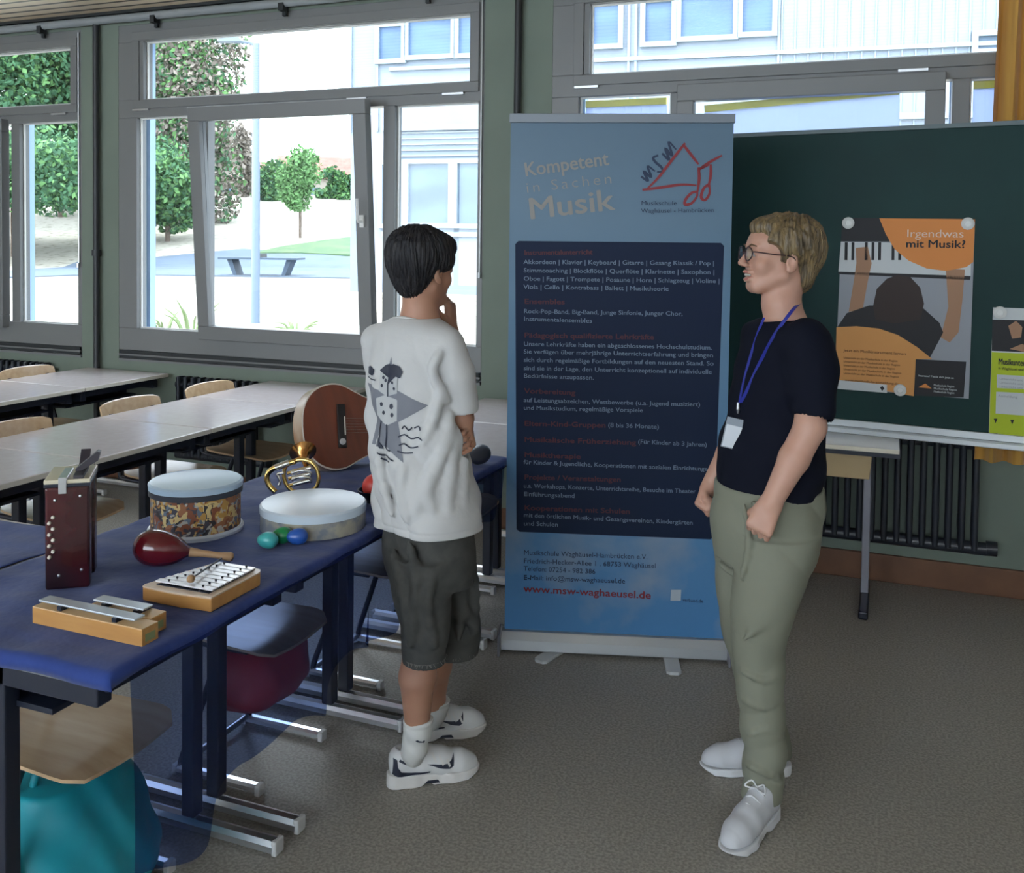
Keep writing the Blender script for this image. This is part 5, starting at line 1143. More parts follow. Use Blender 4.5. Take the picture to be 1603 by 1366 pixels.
th = math.radians(46); hB = V3(SR) * math.cos(th) + V3(SA) * math.sin(th); sB = V3(SR) * math.sin(th) - V3(SA) * math.cos(th)      # heading, right-hand side
AB = math.atan2(sB[1], sB[0])
gnd = PZ(668, 1215, 0)
boy = empty('person', (gnd.x, gnd.y, 0), 'boy seen from behind in a printed white T-shirt and dark shorts, hand at chin', 'person')
def lv(py, cx, hw, d, ratio=.72, ang=None, sc=1.0):
    """a loft row: pixel row, pixel centre, visible half width in px, distance, depth/width ratio"""
    q = RSP(cx, py, d); a = hw * d / F_PX; t = th if ang is None else ang
    a = a / math.sqrt(math.sin(t) ** 2 + (ratio * math.cos(t)) ** 2) * sc
    return (q[2], q[0], q[1], a, a * ratio, AB)
# ---- body skin
F = Field((-1.62, 2.05, .03), (-.85, 3.0, 1.66), .0042)
HB = Fr(RSP(663, 422, 2.765), V3(SR) * .66 + V3(SA) * .75 - V3(UP) * .10, (0, 0, 1), .92)
head(F, HB)
nk = HB.p(0, -.012, -.05); nb_ = RSP(657, 505, 2.775)
F.cone(nk, nb_, .050, .052, .02); F.cone(nb_, RSP(648, 540, 2.76), .054, .060, .03)
F.loft([lv(505, 652, 30, 2.765), lv(530, 651, 50, 2.76), lv(580, 650, 62, 2.76), lv(680, 655, 58, 2.76), lv(780, 664, 60, 2.76), lv(850, 668, 60, 2.76)], k=.02)
shR = RSP(700, 538, 2.66); elR = RSP(721, 655, 2.71); wrR = RSP(706, 520, 2.92)
F.chain([shR * .85 + elR * .15, elR], [.034, .036], .01); F.chain([elR, wrR], [.036, .024], .01)
hand(F, wrR, RSP(704, 478, 2.925), V3(SR) * -.2 - V3(SA) * .9, (-V3(SR) * .9 - V3(UP) * .1, (.75, .9, .7)), wr=.024, s=.92)
shL = RSP(600, 535, 2.85); elL = RSP(622, 655, 3.03); wrL = RSP(690, 683, 2.86)
F.chain([shL, elL, RSP(655, 672, 2.97), wrL], [.034, .034, .034, .025], .01)
hand(F, RSP(728, 664, 2.80), RSP(735, 683, 2.70), V3(SR) * -.30 + V3(UP) * .9 + V3(SA) * .1, (-V3(SR) * .9 - V3(UP) * .55, (.45, .8, .5)), wr=.024, s=.92, thumb=1)
F.cone(wrL, RSP(728, 664, 2.80), .026, .024, .01)
for (hx, hy, hd_), (kx, ky, kd), (ax, ay, ad) in (((668, 870, 2.72), (663, 985, 2.72), (650, 1172, 2.765)), ((680, 870, 2.82), (690, 985, 2.90), (676, 1120, 3.01))):
    hp = RSP(hx, hy, hd_); kn = RSP(kx, ky, kd); an_ = RSP(ax, ay, ad)
    F.chain([hp, kn], [.064, .050], .015); cf = kn * .62 + an_ * .38 - hB * .012; F.chain([kn, cf, kn * .2 + an_ * .8, an_], [.050, .052, .035, .029], .012)
F.mesh('body', M_skinA, boy)
# ---- hair
def hair_field(H, prims, cut, amp=.0012, nf=46):
    c = H.o; F = Field(c - .15, c + .16, .0022); prims(F); w = H.p(.01, -.055, .10)
    def st(X, Y, Z):
        lx = (X - w[0]) * H.r[0] + (Y - w[1]) * H.r[1]; ly = (X - w[0]) * H.f[0] + (Y - w[1]) * H.f[1] + 0 * Z; lz = Z - w[2]
        a = np.arctan2(ly, lx); return amp * np.sin(nf * a + 25 * lz + 3 * np.sin(5 * a + 30 * lz)) + amp * .8 * np.sin(nf * 1.9 * a - 18 * lz + 2 * np.sin(9 * a)) + amp * 1.2 * np.sin(14 * a + 35 * lz)
    F.disp(st); cut(F); return F
def bp_(F):
    HB.ell(F, (0, -.030, .054), (.095, .106, .082), k=0); HB.ell(F, (0, -.052, .020), (.086, .074, .066), k=.03); HB.ell(F, (0, -.052, -.030), (.060, .048, .064), k=.04)
    HB.ell(F, (0, .045, .078), (.072, .058, .045), k=.03); HB.ell(F, (.072, .012, .030), (.022, .042, .040), k=.02); HB.ell(F, (-.072, .012, .030), (.022, .042, .040), k=.02)
    rg = np.random.default_rng(3)
    for i in range(220):
        a = rg.uniform(0, 2 * PI); z = rg.uniform(.1, 1.0); rr = math.sqrt(max(0, 1 - z * z)); q = (math.cos(a) * rr * .091, -.028 + math.sin(a) * rr * .102, .054 + z * .079)
        q2 = (q[0] * 1.04, q[1] * 1.04 + .006, q[2] - .032); HB.cone(F, q, q2, .0050, .0015, .012)
def bc_(F): HB.ell(F, (0, .105, -.045), (.075, .075, .082), k=.008, mode='s'); HB.ell(F, (.092, .028, -.030), (.03, .036, .045), k=.008, mode='s'); HB.ell(F, (-.092, .028, -.030), (.03, .036, .045), k=.008, mode='s')
hair_field(HB, bp_, bc_).mesh('hair', M_hairB, boy)
# ---- T-shirt
def wr_tee(X, Y, Z):
    s_ = X * sB[0] + Y * sB[1]; f_ = X * hB[0] + Y * hB[1]
    low_ = np.clip((1.25 - Z) / .5, 0, 1)
    r1_ = 1 - np.abs(np.sin(17 * s_ + 6 * Z + 1.3 * np.sin(5 * Z))) * 2; r2_ = 1 - np.abs(np.sin(13 * Z + 15 * s_ + 1.5 * np.sin(9 * s_))) * 2; return (.0110 * r1_ * low_ + .0060 * r2_ * np.clip((1.38 - Z) * 4, 0, 1) + .004 * np.sin(48 * Z - 42 * s_ + 10 * f_) * np.clip((1.35 - Z) * 5, 0, 1) + .0028 * np.exp(-((Z - ZHEM) / .0035) ** 2)).astype(np.float32)
ZHEM = float(RSP(669, 812, 2.755)[2])
F = Field((-1.66, 2.05, .66), (-.85, 3.0, 1.46), .0035)
rows = [lv(497, 651, 37, 2.765, .8), lv(507, 651, 55, 2.765, .66), lv(525, 651, 67, 2.762, .64), lv(560, 648, 73, 2.76, .66), lv(620, 645, 73, 2.755, .70), lv(680, 653, 77, 2.755, .74), lv(750, 663, 80, 2.755, .76), lv(800, 669, 80, 2.755, .78), lv(822, 669, 79, 2.755, .78)]
F.loft(rows, k=0, wr=wr_tee)
F.cone(RSP(588, 532, 2.85), RSP(600, 560, 2.86), .045, .060, .04); F.cone(RSP(694, 536, 2.68), RSP(700, 560, 2.69), .045, .050, .03)
F.chain([RSP(701, 541, 2.67), RSP(713, 585, 2.675), RSP(723, 634, 2.69)], [.048, .053, .047], .010)
F.cone(RSP(720, 800, 2.70), RSP(738, 806, 2.70), .025, .016, .03)
def fold(F, pts, r, cx=660, hw=78, dc=2.755, dep=.147, k=.020):
    q = []
    for x, y in smooth_path([(x, y, 0) for x, y in pts], 3) and [(p.x, p.y) for p in smooth_path([(x, y, 0) for x, y in pts], 3)]:
        q.append(RSP(x, y, dc - dep * math.sqrt(max(.02, 1 - ((x - cx) / hw) ** 2)) + r * .35))
    n = len(q); F.chain(q, [r * (.5 + .5 * math.sin(PI * (i + .5) / n)) for i in range(n)], k)
for a_, r_ in (([(688, 552), (676, 578), (684, 602), (700, 628)], .0065), ([(704, 650), (694, 700), (672, 752), (650, 800)], .013), ([(727, 710), (722, 750), (722, 795)], .011), ([(592, 690), (596, 745), (612, 805)], .010), ([(708, 700), (702, 750), (698, 812)], .010), ([(630, 730), (628, 770), (636, 815)], .009), ([(690, 610), (680, 650), (662, 690)], .008), ([(676, 800), (668, 770), (672, 740)], .009)): fold(F, a_, r_)
# sleeve opening, neckline and hollow hem
dv = V3(elR) - V3(shR); dv /= np.linalg.norm(dv); F.cone(RSP(723, 641, 2.69), RSP(731, 690, 2.715), .039, .06, .004, 's')
F.ell(RSP(655, 486, 2.775), (.062, .062, .045), None, .008, 's')
F.loft([(RSP(0, 828, 2.755)[2] - .03,) + rows[-1][1:3] + (rows[-1][3] - .006, rows[-1][4] - .006, AB), (RSP(0, 800, 2.755)[2],) + rows[-2][1:3] + (rows[-2][3] - .012, rows[-2][4] - .012, AB)], k=0, mode='s')
tee = F.mesh('t_shirt', M_tee, boy)
nc = RSP(653, 497, 2.772); MB().tube([Vector(nc + hB * math.cos(a) * .058 + sB * math.sin(a) * .062 + V3(UP) * (-.021 - .022 * math.cos(a))) for a in [2 * PI * i / 40 for i in range(40)]], .0065, 8, closed=True).build('collar', M_tee, tee, smooth=180)
# ---- shorts
F = Field((-1.66, 2.10, .26), (-.85, 3.05, .86), .004)
def wr_sh(X, Y, Z): s_ = X * sB[0] + Y * sB[1]; return (.007 * (1 - 2 * np.abs(np.sin(15 * s_ + 8 * Z))) * np.sin(9 * Z + 2) + .005 * (1 - 2 * np.abs(np.sin(17 * Z + 12 * s_)))).astype(np.float32)
F.loft([lv(795, 669, 67, 2.75, .80), lv(830, 669, 68, 2.75, .80), lv(875, 672, 68, 2.75, .80), lv(905, 676, 66, 2.76, .8)], k=.02, wr=wr_sh)
def leg_rows(c): return [(RSP(0, y, d)[2], RSP(x, y, d)[0], RSP(x, y, d)[1], w * d / F_PX, w * d / F_PX * .95, AB) for y, x, w, d in c]
F.loft(leg_rows([(860, 661, 52, 2.69), (930, 662, 44, 2.68), (990, 665, 38, 2.67), (1028, 664, 34, 2.67)]), k=.02, wr=wr_sh)
F.loft(leg_rows([(860, 700, 44, 2.82), (930, 708, 42, 2.84), (980, 710, 43, 2.86), (1012, 708, 42, 2.87)]), k=.02, wr=wr_sh)
for a_, r_ in (([(640, 850), (652, 910), (644, 1000)], .010), ([(616, 862), (630, 930), (640, 1010)], .009), ([(676, 900), (668, 950), (680, 1010)], .009)): fold(F, a_, r_, 663, 46, 2.68, .085)
for a_, r_ in (([(712, 860), (722, 930), (718, 1000)], .010), ([(738, 870), (744, 930), (742, 990)], .008), ([(700, 900), (730, 960), (746, 985)], .008)): fold(F, a_, r_, 706, 46, 2.84, .085)
q = RSP(664, 1028, 2.67); F.loft([(q[2] - .02, q[0], q[1], .054, .050, AB), (q[2] + .05, q[0], q[1], .052, .048, AB)], k=0, mode='s'); q = RSP(708, 1012, 2.87); F.loft([(q[2] - .02, q[0], q[1], .072, .068, AB), (q[2] + .05, q[0], q[1], .068, .064, AB)], k=0, mode='s')
shorts = F.mesh('shorts', M_short, boy)
b = MB(); rg = random.Random(5)
for (x, y, d, w) in ((664, 1028, 2.67, 33), (708, 1012, 2.87, 41)):
    q = RSP(x, y, d); r_ = w * d / F_PX
    for i in range(90):
        a = 2 * PI * i / 90; p0 = Vector((q[0] + math.cos(a) * r_, q[1] + math.sin(a) * r_, q[2] + .003)); p1 = p0 + Vector((rg.uniform(-.006, .006), rg.uniform(-.006, .006), -rg.uniform(.006, .014))); b.tube([p0, p1], [.0014, .0006], 4)
b.build('frayed_hem', mat('pale_thread', (.20, .19, .17), .9), shorts)
# ---- socks, shoes
for i, (ax, ay, ad, hx, hy, tx, ty, L) in enumerate(((648, 1172, 2.765, 608, 1231, 738, 1208, .275), (676, 1122, 3.01, 636, 1158, 724, 1146, .26))):
    hl = V3(PZ(hx, hy, 0)); tp = V3(PZ(tx, ty, 0)); d = tp - hl; d /= np.linalg.norm(d)
    fr = Fr(hl, d)
    S_, So_ = shoe(fr, L, (M_sole, M_shoe, M_ink), boy, sole_h=.042)
    S_.name = 'shoe'
    top = RSP(ax + 8, 1124 if i == 0 else 1096, ad - .012); mid = RSP(ax, ay, ad) ; low_ = fr.p(0, .066, .07); an_ = mid
    F = Field(np.minimum(low_, top) - .09, np.maximum(low_, top) + .09, .003); F.chain([low_, mid, mid * .4 + top * .6, top + np.array((0, 0, .03))], [.033, .0360, .0400, .0440], .01); F.box_cut(top, (0, 0, 1)); F.disp(lambda X, Y, Z: (.0012 * np.sin(Z * 330) * (Z > top[2] - .02) + .0015 * np.sin(Z * 120 + X * 60)).astype(np.float32)); sk = F.mesh('sock', M_sock, boy)
    R_ = fr.r if (fr.r @ V3(SA)) < 0 else -fr.r          # side facing the camera
    o = fr.p(0, 0, 0); k = L / .28
    u = fr.f
    if u @ V3(SR) < 0: pass
    decal(So_, So_, [(.098, .010), (.145, .008), (.138, .018), (.108, .019)], fr.p(0, 0, 0), fr.f, (0, 0, 1), R_, 'sole_gap', M_ink)
    sw = [(.112, .069), (.150, .053), (.185, .046), (.198, .052), (.203, .080), (.191, .068), (.178, .062), (.150, .063)]
    decal(S_, S_, [(a * k * .95, z_) for a, z_ in sw], o, u, (0, 0, 1), R_, 'side_mark', M_ink)
    decal(S_, S_, [(.006, .046), (.02, .040), (.05, .040), (.115, .042), (.115, .047), (.06, .050), (.030, .056), (.020, .070), (.018, .092), (.008, .095)], o, u, (0, 0, 1), R_, 'heel_trim', M_ink)
    decal(S_, S_, [(.022, .088), (.04, .078), (.06, .070), (.08, .076), (.100, .094), (.094, .098), (.076, .083), (.06, .077), (.042, .084), (.026, .094)], o, u, (0, 0, 1), R_, 'collar_trim', M_ink)
    for j in range(3): decal(S_, S_, [(.118 + .022 * j, .096 - .012 * j), (.124 + .022 * j, .098 - .012 * j), (.136 + .020 * j, .070 - .008 * j), (.130 + .020 * j, .068 - .008 * j)], o, u, (0, 0, 1), R_, 'lace', M_sole, off=.002)
    if i == 0:
        b0 = an_ * .55 + top * .45
        decal(sk, sk, [(-.014, .006), (-.009, .010), (-.002, .006), (.006, .003), (.012, .006), (.014, .002), (.012, -.004), (.008, -.001), (-.002, .000), (-.010, .003)], b0, u, (0, 0, 1), R_, 'sock_mark', M_ink, off=.001, res=.004)
# ---- back print: grey star, plain die and lettering-like strokes
M_star = mat('grey_star_print', (.17, .18, .21), .8); M_prl = mat('pale_grey_print', (.42, .43, .44), .8)
po_ = Vector(RSP(652, 640, 2.745)); pu = SR; pn = -SA
def T2(px, py): return ((px - 652) * 2.745 / F_PX, -(py - 640) * 2.745 / F_PX)
def pr(name, pts, mt, off=.0012): return decal(tee, tee, [T2(*p) for p in pts], po_, pu, UP, pn, name, mt, off=off)
pr('star_print', [(616, 554), (624, 602), (676, 622), (630, 650), (640, 708), (612, 690), (585, 692), (593, 652), (572, 602), (602, 606)], M_star)
pr('die_print', [(598, 577), (613, 566), (628, 578), (627, 608), (611, 614), (597, 606)], M_prl, .002); pr('die_print', [(593, 618), (607, 612), (627, 618), (628, 648), (612, 656), (594, 644)], M_prl, .002)
for q in (((604, 586), 2.2), ((608, 590), 2.2), ((602, 598), 2.2), ((619, 592), 2), ((622, 601), 2), ((602, 626), 2.6), ((606, 638), 2.4), ((618, 628), 3.2), ((620, 640), 2.6)):
    (x, y), r_ = q; pr('dot_print', [(x + r_ * math.cos(a), y + r_ * math.sin(a) * 1.3) for a in np.linspace(0, 2 * PI, 9)[:-1]], M_ink, .003)
pr('cap_print', [(612, 570), (620, 564), (630, 566), (636, 574), (632, 584), (624, 582), (616, 578)], M_ink, .003)
for a_ in ([(598, 577), (613, 566), (628, 578), (613, 586), (612, 614)], [(603, 650), (600, 668), (598, 690), (606, 693)], [(612, 654), (612, 672), (610, 692), (618, 694)], [(574, 586), (576, 576), (582, 574), (584, 586), (586, 576)], [(573, 592), (582, 593), (590, 592)], [(636, 660), (640, 655), (646, 661), (652, 656)], [(655, 657), (662, 654), (664, 660)], [(630, 672), (640, 668), (650, 673), (662, 670), (668, 673)],
           [(632, 684), (640, 681), (650, 686), (662, 683)], [(630, 692), (642, 694), (654, 693)], [(596, 700), (604, 704), (614, 705), (624, 707)], [(602, 708), (610, 712), (616, 711)]):
    sp_ = smooth_path([(x, y, 0) for x, y in a_], 3); w_ = 1.1; lft = []; rgt = []
    for i in range(len(sp_)):
        t_ = (sp_[min(i + 1, len(sp_) - 1)] - sp_[max(i - 1, 0)]); t_ = t_ / max(t_.length, 1e-6); lft.append((sp_[i].x - t_.y * w_, sp_[i].y + t_.x * w_)); rgt.append((sp_[i].x + t_.y * w_, sp_[i].y - t_.x * w_))
    me_b = MB()
    for i in range(len(sp_) - 1):
        pass
    for i in range(0, len(sp_) - 1, 3):
        j = min(i + 3, len(sp_) - 1)
    try: pr('pen_stroke', lft + rgt[::-1], M_ink, .003)
    except Exception as ex: pass
# ================================================================== WOMAN
WD = 2.70
thw = math.radians(14); hW = -V3(SR) * math.cos(thw) - V3(SA) * math.sin(thw); sW = np.cross(hW, V3(UP))      # heading left, her right side away
AW_ = math.atan2(hW[1], hW[0])
gnd = PZ(1190, 1260, 0)
wom = empty('person', (gnd.x, gnd.y, 0), 'smiling woman in a navy top and olive trousers with glasses and a blue lanyard', 'person')
M_navyT = mat('navy_knit', (.0045, .006, .014), .85, spec=.15); M_pants = mat('olive_chino', (.21, .215, .165), .85, noise=(5, (.185, .19, .145), .3, .7), bump=(9, .35)); M_hairW = mat('dark_blond_hair', (.22, .155, .075), .42, noise=(70, (.07, .052, .032), .35, .65, 3, (1, 1, .2)), bump=(90, .7, (1, 1, .25)))
def lw(py, cx, hw, d, ratio): q = RSP(cx, py, d); a = hw * d / F_PX; return (q[2], q[0], q[1], a, a * ratio, AW_)
F = Field((-.80, 2.10, .03), (.10, 3.05, 1.70), .0042)
HW = Fr(RSP(1219, 403, 2.70), -V3(SR) * .995 - V3(SA) * .09 + V3(UP) * .07, (0, 0, 1), .97)
head(F, HW, smile=1)
F.chain([HW.p(0, -.03, -.055), RSP(1222, 475, 2.70), RSP(1230, 508, 2.70)], [.050, .050, .062], .02)
F.loft([lw(505, 1228, 40, 2.70, 1.3), lw(530, 1230, 46, 2.70, 1.5), lw(600, 1218, 55, 2.70, 1.35), lw(700, 1210, 66, 2.70, 1.2), lw(800, 1210, 66, 2.70, 1.2), lw(840, 1208, 60, 2.70, 1.2)], k=.02)
shl = RSP(1265, 535, 2.55); ell_ = RSP(1268, 668, 2.50); wrl = RSP(1205, 790, 2.50)
F.chain([shl, ell_], [.038, .040], .012); F.chain([ell_, ell_ * .6 + wrl * .4, wrl], [.041, .039, .027], .012)
hand(F, wrl, RSP(1188, 826, 2.49), -V3(SR) * .75 + V3(SA) * .15 - V3(UP) * .25, (-V3(SA) * -.75 + V3(SR) * .25, (1.15, 1.25, .9)), wr=.027, thumb=2, s=.95)
shr = RSP(1206, 540, 2.84); elr = RSP(1165, 665, 2.88); wrr = RSP(1108, 765, 2.86)
F.chain([shr, elr, elr * .55 + wrr * .45, wrr], [.036, .037, .035, .025], .012)
hand(F, wrr, RSP(1096, 790, 2.85), -V3(SR) * .5 - V3(UP) * .35 - V3(SA) * .5, (V3(SR) * .9 - V3(UP) * .3, (1.2, 1.2, .8)), wr=.026, thumb=2, s=.90)
for pts, rs in (([RSP(1222, 830, 2.62), RSP(1192, 985, 2.64), RSP(1197, 1200, 2.648), RSP(1192, 1256, 2.64)], [.07, .048, .030, .030]), ([RSP(1175, 830, 2.80), RSP(1165, 985, 2.82), RSP(1209, 1150, 2.87), RSP(1212, 1178, 2.875)], [.07, .048, .030, .030])): F.chain(pts, rs, .015)
wbody = F.mesh('body', M_skinW, wom)
# ---- hair
def wp_(F):
    HW.ell(F, (0, -.030, .048), (.088, .100, .082), k=0); HW.ell(F, (0, -.078, .018), (.074, .054, .068), k=.02); HW.ell(F, (0, -.070, -.040), (.056, .038, .060), k=.02); HW.ell(F, (0, .040, .084), (.062, .052, .031), k=.03); HW.ell(F, (.068, .015, .035), (.020, .050, .050), k=.015); HW.ell(F, (-.068, .015, .035), (.020, .050, .050), k=.015)
    rg = np.random.default_rng(8)
    for i in range(260):
        a = rg.uniform(0, 2 * PI); z = rg.uniform(-.1, 1.0); rr = math.sqrt(max(0, 1 - z * z)); q = np.array((math.cos(a) * rr * .086, -.028 + math.sin(a) * rr * .097, .050 + z * .080))
        q2 = q * np.array((1.03, 1, 1)) + np.array((0, (-.012 if q[1] > -.05 else .002) - .004 * rg.random(), -.026 - .010 * rg.random())); HW.cone(F, q, q2, .0060, .003, .008)
def wc_(F):
    HW.ell(F, (0, .105, -.034), (.080, .072, .088), k=.008, mode='s'); 
    for s_ in (-1, 1): HW.ell(F, (s_ * .090, .004, -.036), (.026, .028, .034), k=.006, mode='s'); HW.ell(F, (s_ * .075, .06, -.01), (.03, .045, .05), k=.01, mode='s')
hair_field(HW, wp_, wc_).mesh('hair', M_hairW, wom)
M_eye = mat('eye_white', (.35, .34, .33), .4); M_iris = mat('blue_iris', (.03, .06, .10), .15); M_lip = mat('lips', (.42, .14, .12), .4); M_teeth = mat('teeth', (.50, .47, .42), .35); M_brow = mat('brow', (.12, .07, .04), .8)
for H, pr_ in ((HW, wom), (HB, boy)):
    for sx in (-1, 1):
        e_ = MB().lathe([(  .0108 * H.k * math.sin(t), -.0108 * H.k * math.cos(t)) for t in [PI * i / 14 for i in range(15)]], H.p(sx * .031, .0815, .006), None, 18).build('eye', M_eye, pr_, smooth=180)
        MB().lathe([(0, .0), (.005, -.0004), (.0055, -.002)], H.p(sx * .031, .0925, .006), Vector(H.f).to_track_quat('Z', 'Y').to_matrix(), 14).build('iris', M_iris, e_)
        MB().tube([H.p(sx * .016, .0975, .026), H.p(sx * .030, .0965, .030), H.p(sx * .046, .086, .026)], [.0022, .0028, .0015], 6).build('eyebrow', M_brow, pr_)
MB().tube([HW.p(-.018, .0875, -.0575), HW.p(-.009, .0915, -.0580), HW.p(0, .0925, -.0582), HW.p(.009, .0915, -.0580), HW.p(.018, .0875, -.0575)], [.0030, .0040, .0042, .0040, .0030], 8).build('teeth', M_teeth, wom, smooth=180)
for nm, pts in (('lip', [(-.023, .0845, -.0515), (-.010, .0975, -.0495), (0, .1005, -.0505), (.010, .0975, -.0495), (.023, .0845, -.0515)]), ('lip', [(-.021, .083, -.0635), (-.010, .0940, -.0700), (0, .0970, -.0715), (.010, .0940, -.0700), (.021, .083, -.0635)])):
    MB().tube(smooth_path([HW.p(*q) for q in pts], 4), [.0012] + [.0030] * 15 + [.0012], 8).build(nm, M_lip, wom, smooth=180)
# ---- glasses
M_gls = mat('brown_frame', (.035, .012, .016), .3); gl = bpy.data.objects.new('glasses', None)
gp_ = []
for sx in (-1, 1):
    c = HW.p(sx * .033, .105, .003); pts = [c + (HW.r * math.cos(a) * .0240 + HW.u * math.sin(a) * .0195 - HW.f * (abs(math.cos(a)) ** 2 * .004 * (1 if math.cos(a) * sx > 0 else 0))) for a in [2 * PI * i / 28 for i in range(28)]]
    gp_.append([Vector(p) for p in pts])
b = MB()
for g_ in gp_: b.tube(g_, .0019, 8, closed=True)
b.tube([Vector(HW.p(-.0105, .106, .007)), Vector(HW.p(0, .110, .010)), Vector(HW.p(.0105, .106, .007))], .0014, 8)
for sx in (-1, 1): b.tube(smooth_path([HW.p(sx * .056, .101, .008), HW.p(sx * .066, .094, .009), HW.p(sx * .080, .045, .006), HW.p(sx * .084, -.005, .004), HW.p(sx * .082, -.020, -.010)], 4), .0017, 8)
gls = b.build('glasses', M_gls, None, smooth=180); tag(gls, 'brown-rimmed glasses worn by the smiling woman', 'glasses')
for g_ in gp_: MB().add(g_ + [p - Vector(HW.f) * .001 for p in g_], [tuple(range(28)), tuple(range(28, 56))[::-1]]).build('lens', M_glass, gls)
# ---- top
def wr_top(X, Y, Z): return (.006 * np.sin(28 * Z + 20 * (X * hW[0] + Y * hW[1])) * np.sin(14 * Z + 1) + .002 * np.sin(60 * Z + 18 * X)).astype(np.float32)
F = Field((-.80, 2.10, .78), (.12, 3.05, 1.50), .004)
rw = [lw(499, 1226, 34, 2.70, 1.15), lw(509, 1228, 44, 2.70, 1.75), lw(525, 1231, 52, 2.70, 1.95), lw(560, 1227, 60, 2.70, 1.70), lw(600, 1222, 65, 2.70, 1.45), lw(650, 1212, 70, 2.70, 1.25), lw(700, 1206, 78, 2.70, 1.15), lw(740, 1203, 81, 2.70, 1.10), lw(766, 1203, 80, 2.70, 1.10)]
F.loft(rw, k=0, wr=wr_top)
F.chain([RSP(1262, 532, 2.565), RSP(1272, 580, 2.53), RSP(1274, 640, 2.51)], [.060, .060, .055], .03); F.chain([RSP(1208, 537, 2.83), RSP(1192, 590, 2.86), RSP(1178, 640, 2.88)], [.050, .050, .046], .03)
F.cone(RSP(1272, 652, 2.505), RSP(1262, 710, 2.50), .046, .06, .003, 's'); F.cone(RSP(1167, 652, 2.88), RSP(1160, 700, 2.88), .042, .06, .003, 's')
F.ell(RSP(1214, 484, 2.70), (.085, .085, .040), None, .008, 's')
top_ = F.mesh('top', M_navyT, wom)
# ---- trousers
F = Field((-.78, 2.10, .06), (.10, 3.05, .98), .004)
def wr_pt(X, Y, Z): u = X * hW[0] + Y * hW[1]; r_ = 1 - 2 * np.abs(np.sin(24 * Z + 14 * u + 1.2 * np.sin(7 * Z + 9 * Y))); r2_ = 1 - 2 * np.abs(np.sin(15 * Z - 16 * u + 5)); return (.0055 * r_ * np.clip(.25 + np.abs(Z - .45) * .2 + (.62 - Z), .2, 1) + .0045 * r2_ * np.clip(np.sin(8 * Z + 1), 0, 1)).astype(np.float32)
F.loft([lw(755, 1202, 78, 2.70, 1.12), lw(780, 1201, 83, 2.70, 1.12), lw(830, 1198, 81, 2.70, 1.12), lw(870, 1196, 75, 2.70, 1.1)], k=.02, wr=wr_pt)
def wl(c): return [(RSP(0, y, d)[2], RSP(x, y, d)[0], RSP(x, y, d)[1], w * d / F_PX, w * d / F_PX * .95, AW_) for y, x, w, d in c]
F.loft(wl([(820, 1216, 62, 2.62), (880, 1208, 58, 2.61), (940, 1194, 50, 2.60), (1000, 1188, 41, 2.63), (1060, 1190, 37, 2.635), (1130, 1194, 34, 2.64), (1195, 1196, 31, 2.64), (1232, 1194, 30, 2.64)]), k=.02, wr=wr_pt)
F.loft(wl([(820, 1172, 54, 2.79), (900, 1165, 44, 2.80), (970, 1168, 38, 2.82), (1050, 1185, 33, 2.84), (1120, 1200, 31, 2.87), (1176, 1208, 30, 2.875)]), k=.02, wr=wr_pt)
for a_, r_, c_, h_, d_, e_ in (([(1155, 990), (1190, 1004), (1226, 1008)], .007, 1188, 44, 2.63, .07), ([(1230, 948), (1200, 968), (1165, 1000)], .008, 1192, 48, 2.61, .08), ([(1160, 1050), (1195, 1064), (1224, 1054)], .006, 1190, 40, 2.635, .065), ([(1162, 1094), (1196, 1106), (1224, 1092)], .006, 1192, 38, 2.64, .06), ([(1168, 1196), (1196, 1208), (1222, 1222)], .006, 1196, 34, 2.64, .055), ([(1170, 1150), (1200, 1140), (1224, 1150)], .005, 1195, 35, 2.64, .06),
    ([(1164, 790), (1172, 850), (1160, 905)], .007, 1200, 85, 2.68, .14), ([(1178, 786), (1190, 800), (1200, 822)], .006, 1200, 85, 2.68, .14), ([(1125, 880), (1145, 896), (1160, 894)], .006, 1165, 48, 2.79, .08), ([(1128, 850), (1148, 862), (1162, 858)], .006, 1168, 52, 2.79, .08)): fold(F, a_, r_, c_, h_, d_, e_, .012)
for (x, y, d, r_) in ((1194, 1234, 2.64, .036), (1208, 1178, 2.875, .037)): q = RSP(x, y, d); F.loft([(q[2] - .02, q[0], q[1], r_, r_, AW_), (q[2] + .012, q[0], q[1], r_, r_, AW_)], k=0, mode='s')
F.mesh('trousers', M_pants, wom)
# ---- shoes
M_wsh = mat('white_knit_shoe', (.52, .53, .56), .6); M_wsl = mat('white_sole', (.64, .65, .67), .5)
for i, (hx, hy, tx, ty, L) in enumerate(((1206, 1278, 1158, 1322, .265), (1234, 1210, 1110, 1204, .265))):
    hl = V3(PZ(hx, hy, 0)); tp = V3(PZ(tx, ty, 0)); d = tp - hl; d /= np.linalg.norm(d); fr = Fr(hl, d)
    if i == 0: fr = Fr(hl - d * .015, d)
    S_, So_ = shoe(fr, L, (M_wsl, M_wsh, M_ink), wom, sole_h=.034); S_.name = 'shoe'
    b = MB()
    for j in range(4):
        y_ = .100 + .022 * j; z_ = .118 - .012 * j; b.tube(smooth_path([fr.p(-.024, y_, z_ - .016), fr.p(0, y_ + .006, z_ + .002), fr.p(.024, y_, z_ - .016)], 4), .0026, 6)
    for sx in (-1, 1): b.tube(smooth_path([fr.p(0, .10, .120), fr.p(sx * .018, .095, .130), fr.p(sx * .030, .112, .118), fr.p(sx * .006, .108, .118)], 4), .0023, 6)
    b.build('lace', M_wsl, S_, smooth=180)
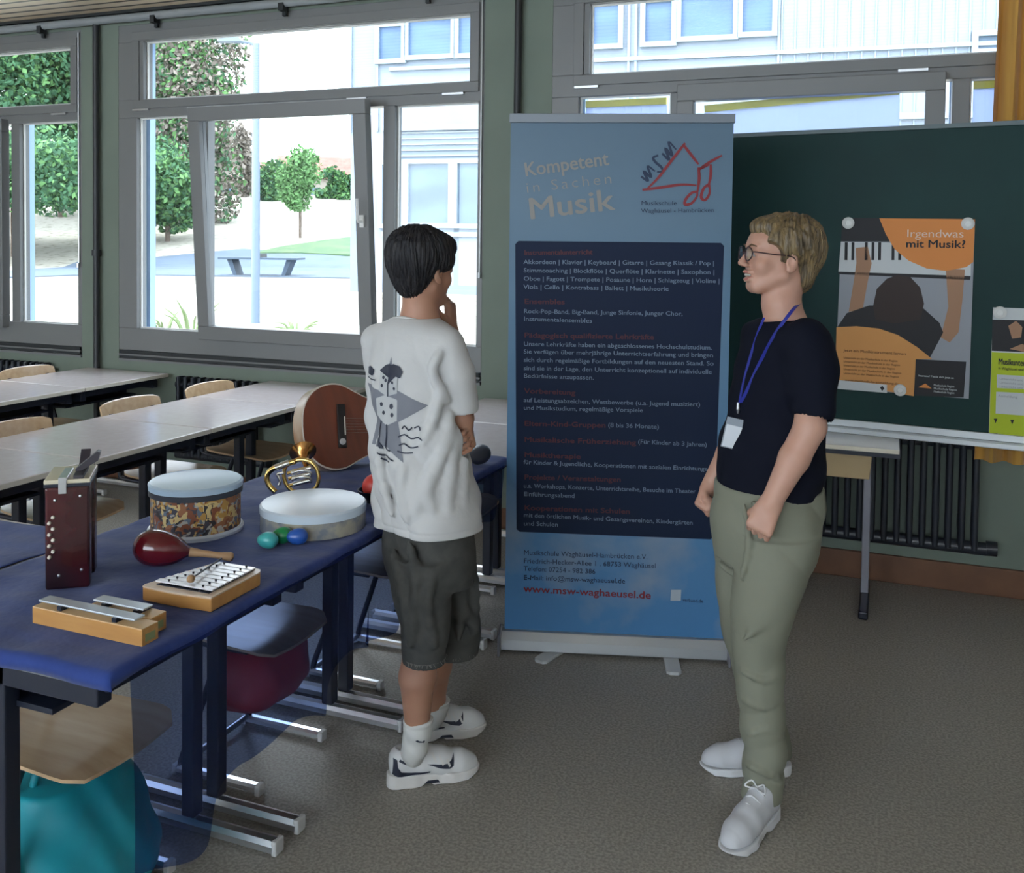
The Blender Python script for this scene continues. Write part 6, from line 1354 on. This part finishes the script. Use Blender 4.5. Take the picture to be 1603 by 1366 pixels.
# ---- lanyard with badge
M_lan = mat('blue_lanyard', (.02, .03, .30), .5); bvh = BVHTree.FromPolygons([v.co + wloc(top_) for v in top_.data.vertices], [tuple(p.vertices) for p in top_.data.polygons])
def onto(px, py, off=.004):
    o = Vector((0, 0, EYE)); dr = (P(px, py, 1) - o).normalized(); loc, nn, i, dd = bvh.ray_cast(o, dr, 6)
    return (loc - dr * off) if loc else P(px, py, 2.60)
lan = empty('lanyard', onto(1152, 650), 'blue lanyard with a white name badge hanging from the neck of the woman', 'lanyard')
def ribbon(pts, w, name, side):
    q = smooth_path(pts, 8); b = MB(); vs = []
    for p in q: vs += [p + side * w / 2, p - side * w / 2]
    vs2 = [v - Vector(SA) * -.0015 for v in vs]; n = len(q)
    b.add(vs + vs2, [(2 * i, 2 * i + 1, 2 * i + 3, 2 * i + 2) for i in range(n - 1)] + [(2 * n + 2 * i + 2, 2 * n + 2 * i + 3, 2 * n + 2 * i + 1, 2 * n + 2 * i) for i in range(n - 1)]); return b.build(name, M_lan, lan)
ribbon([P(1252, 474, 2.675), P(1243, 482, 2.63), onto(1232, 496), onto(1220, 512), onto(1206, 535), onto(1188, 570), onto(1172, 605), onto(1160, 630)], .011, 'strap', SR)
ribbon([P(1196, 497, 2.655), onto(1188, 515), onto(1178, 545), onto(1168, 580), onto(1161, 610), onto(1157, 632)], .007, 'strap', SR)
ck = onto(1155, 640, .010); MB().tube([ck + UP * .018, ck, ck - UP * .012], [.004, .005, .003], 10).build('clip', M_metal, lan)
bc = onto(1149, 680, .016); bt_ = onto(1154, 652, .012)
ux = (SR * .97 + UP * -.22).normalized(); uy = (UP * .96 + SR * .20).normalized()
MB().prism([(-.030, -.040), (.030, -.040), (.030, .045), (-.030, .045)], bc, ux, uy, .002).build('badge_holder', mat('clear_plastic', (.30, .34, .40), .2), lan)
MB().prism([(-.027, -.037), (.027, -.037), (.027, .024), (-.027, .024)], bc - Vector(SA) * .0014, ux, uy, .001).build('name_card', mat('white_card', (.66, .70, .76), .5), lan)
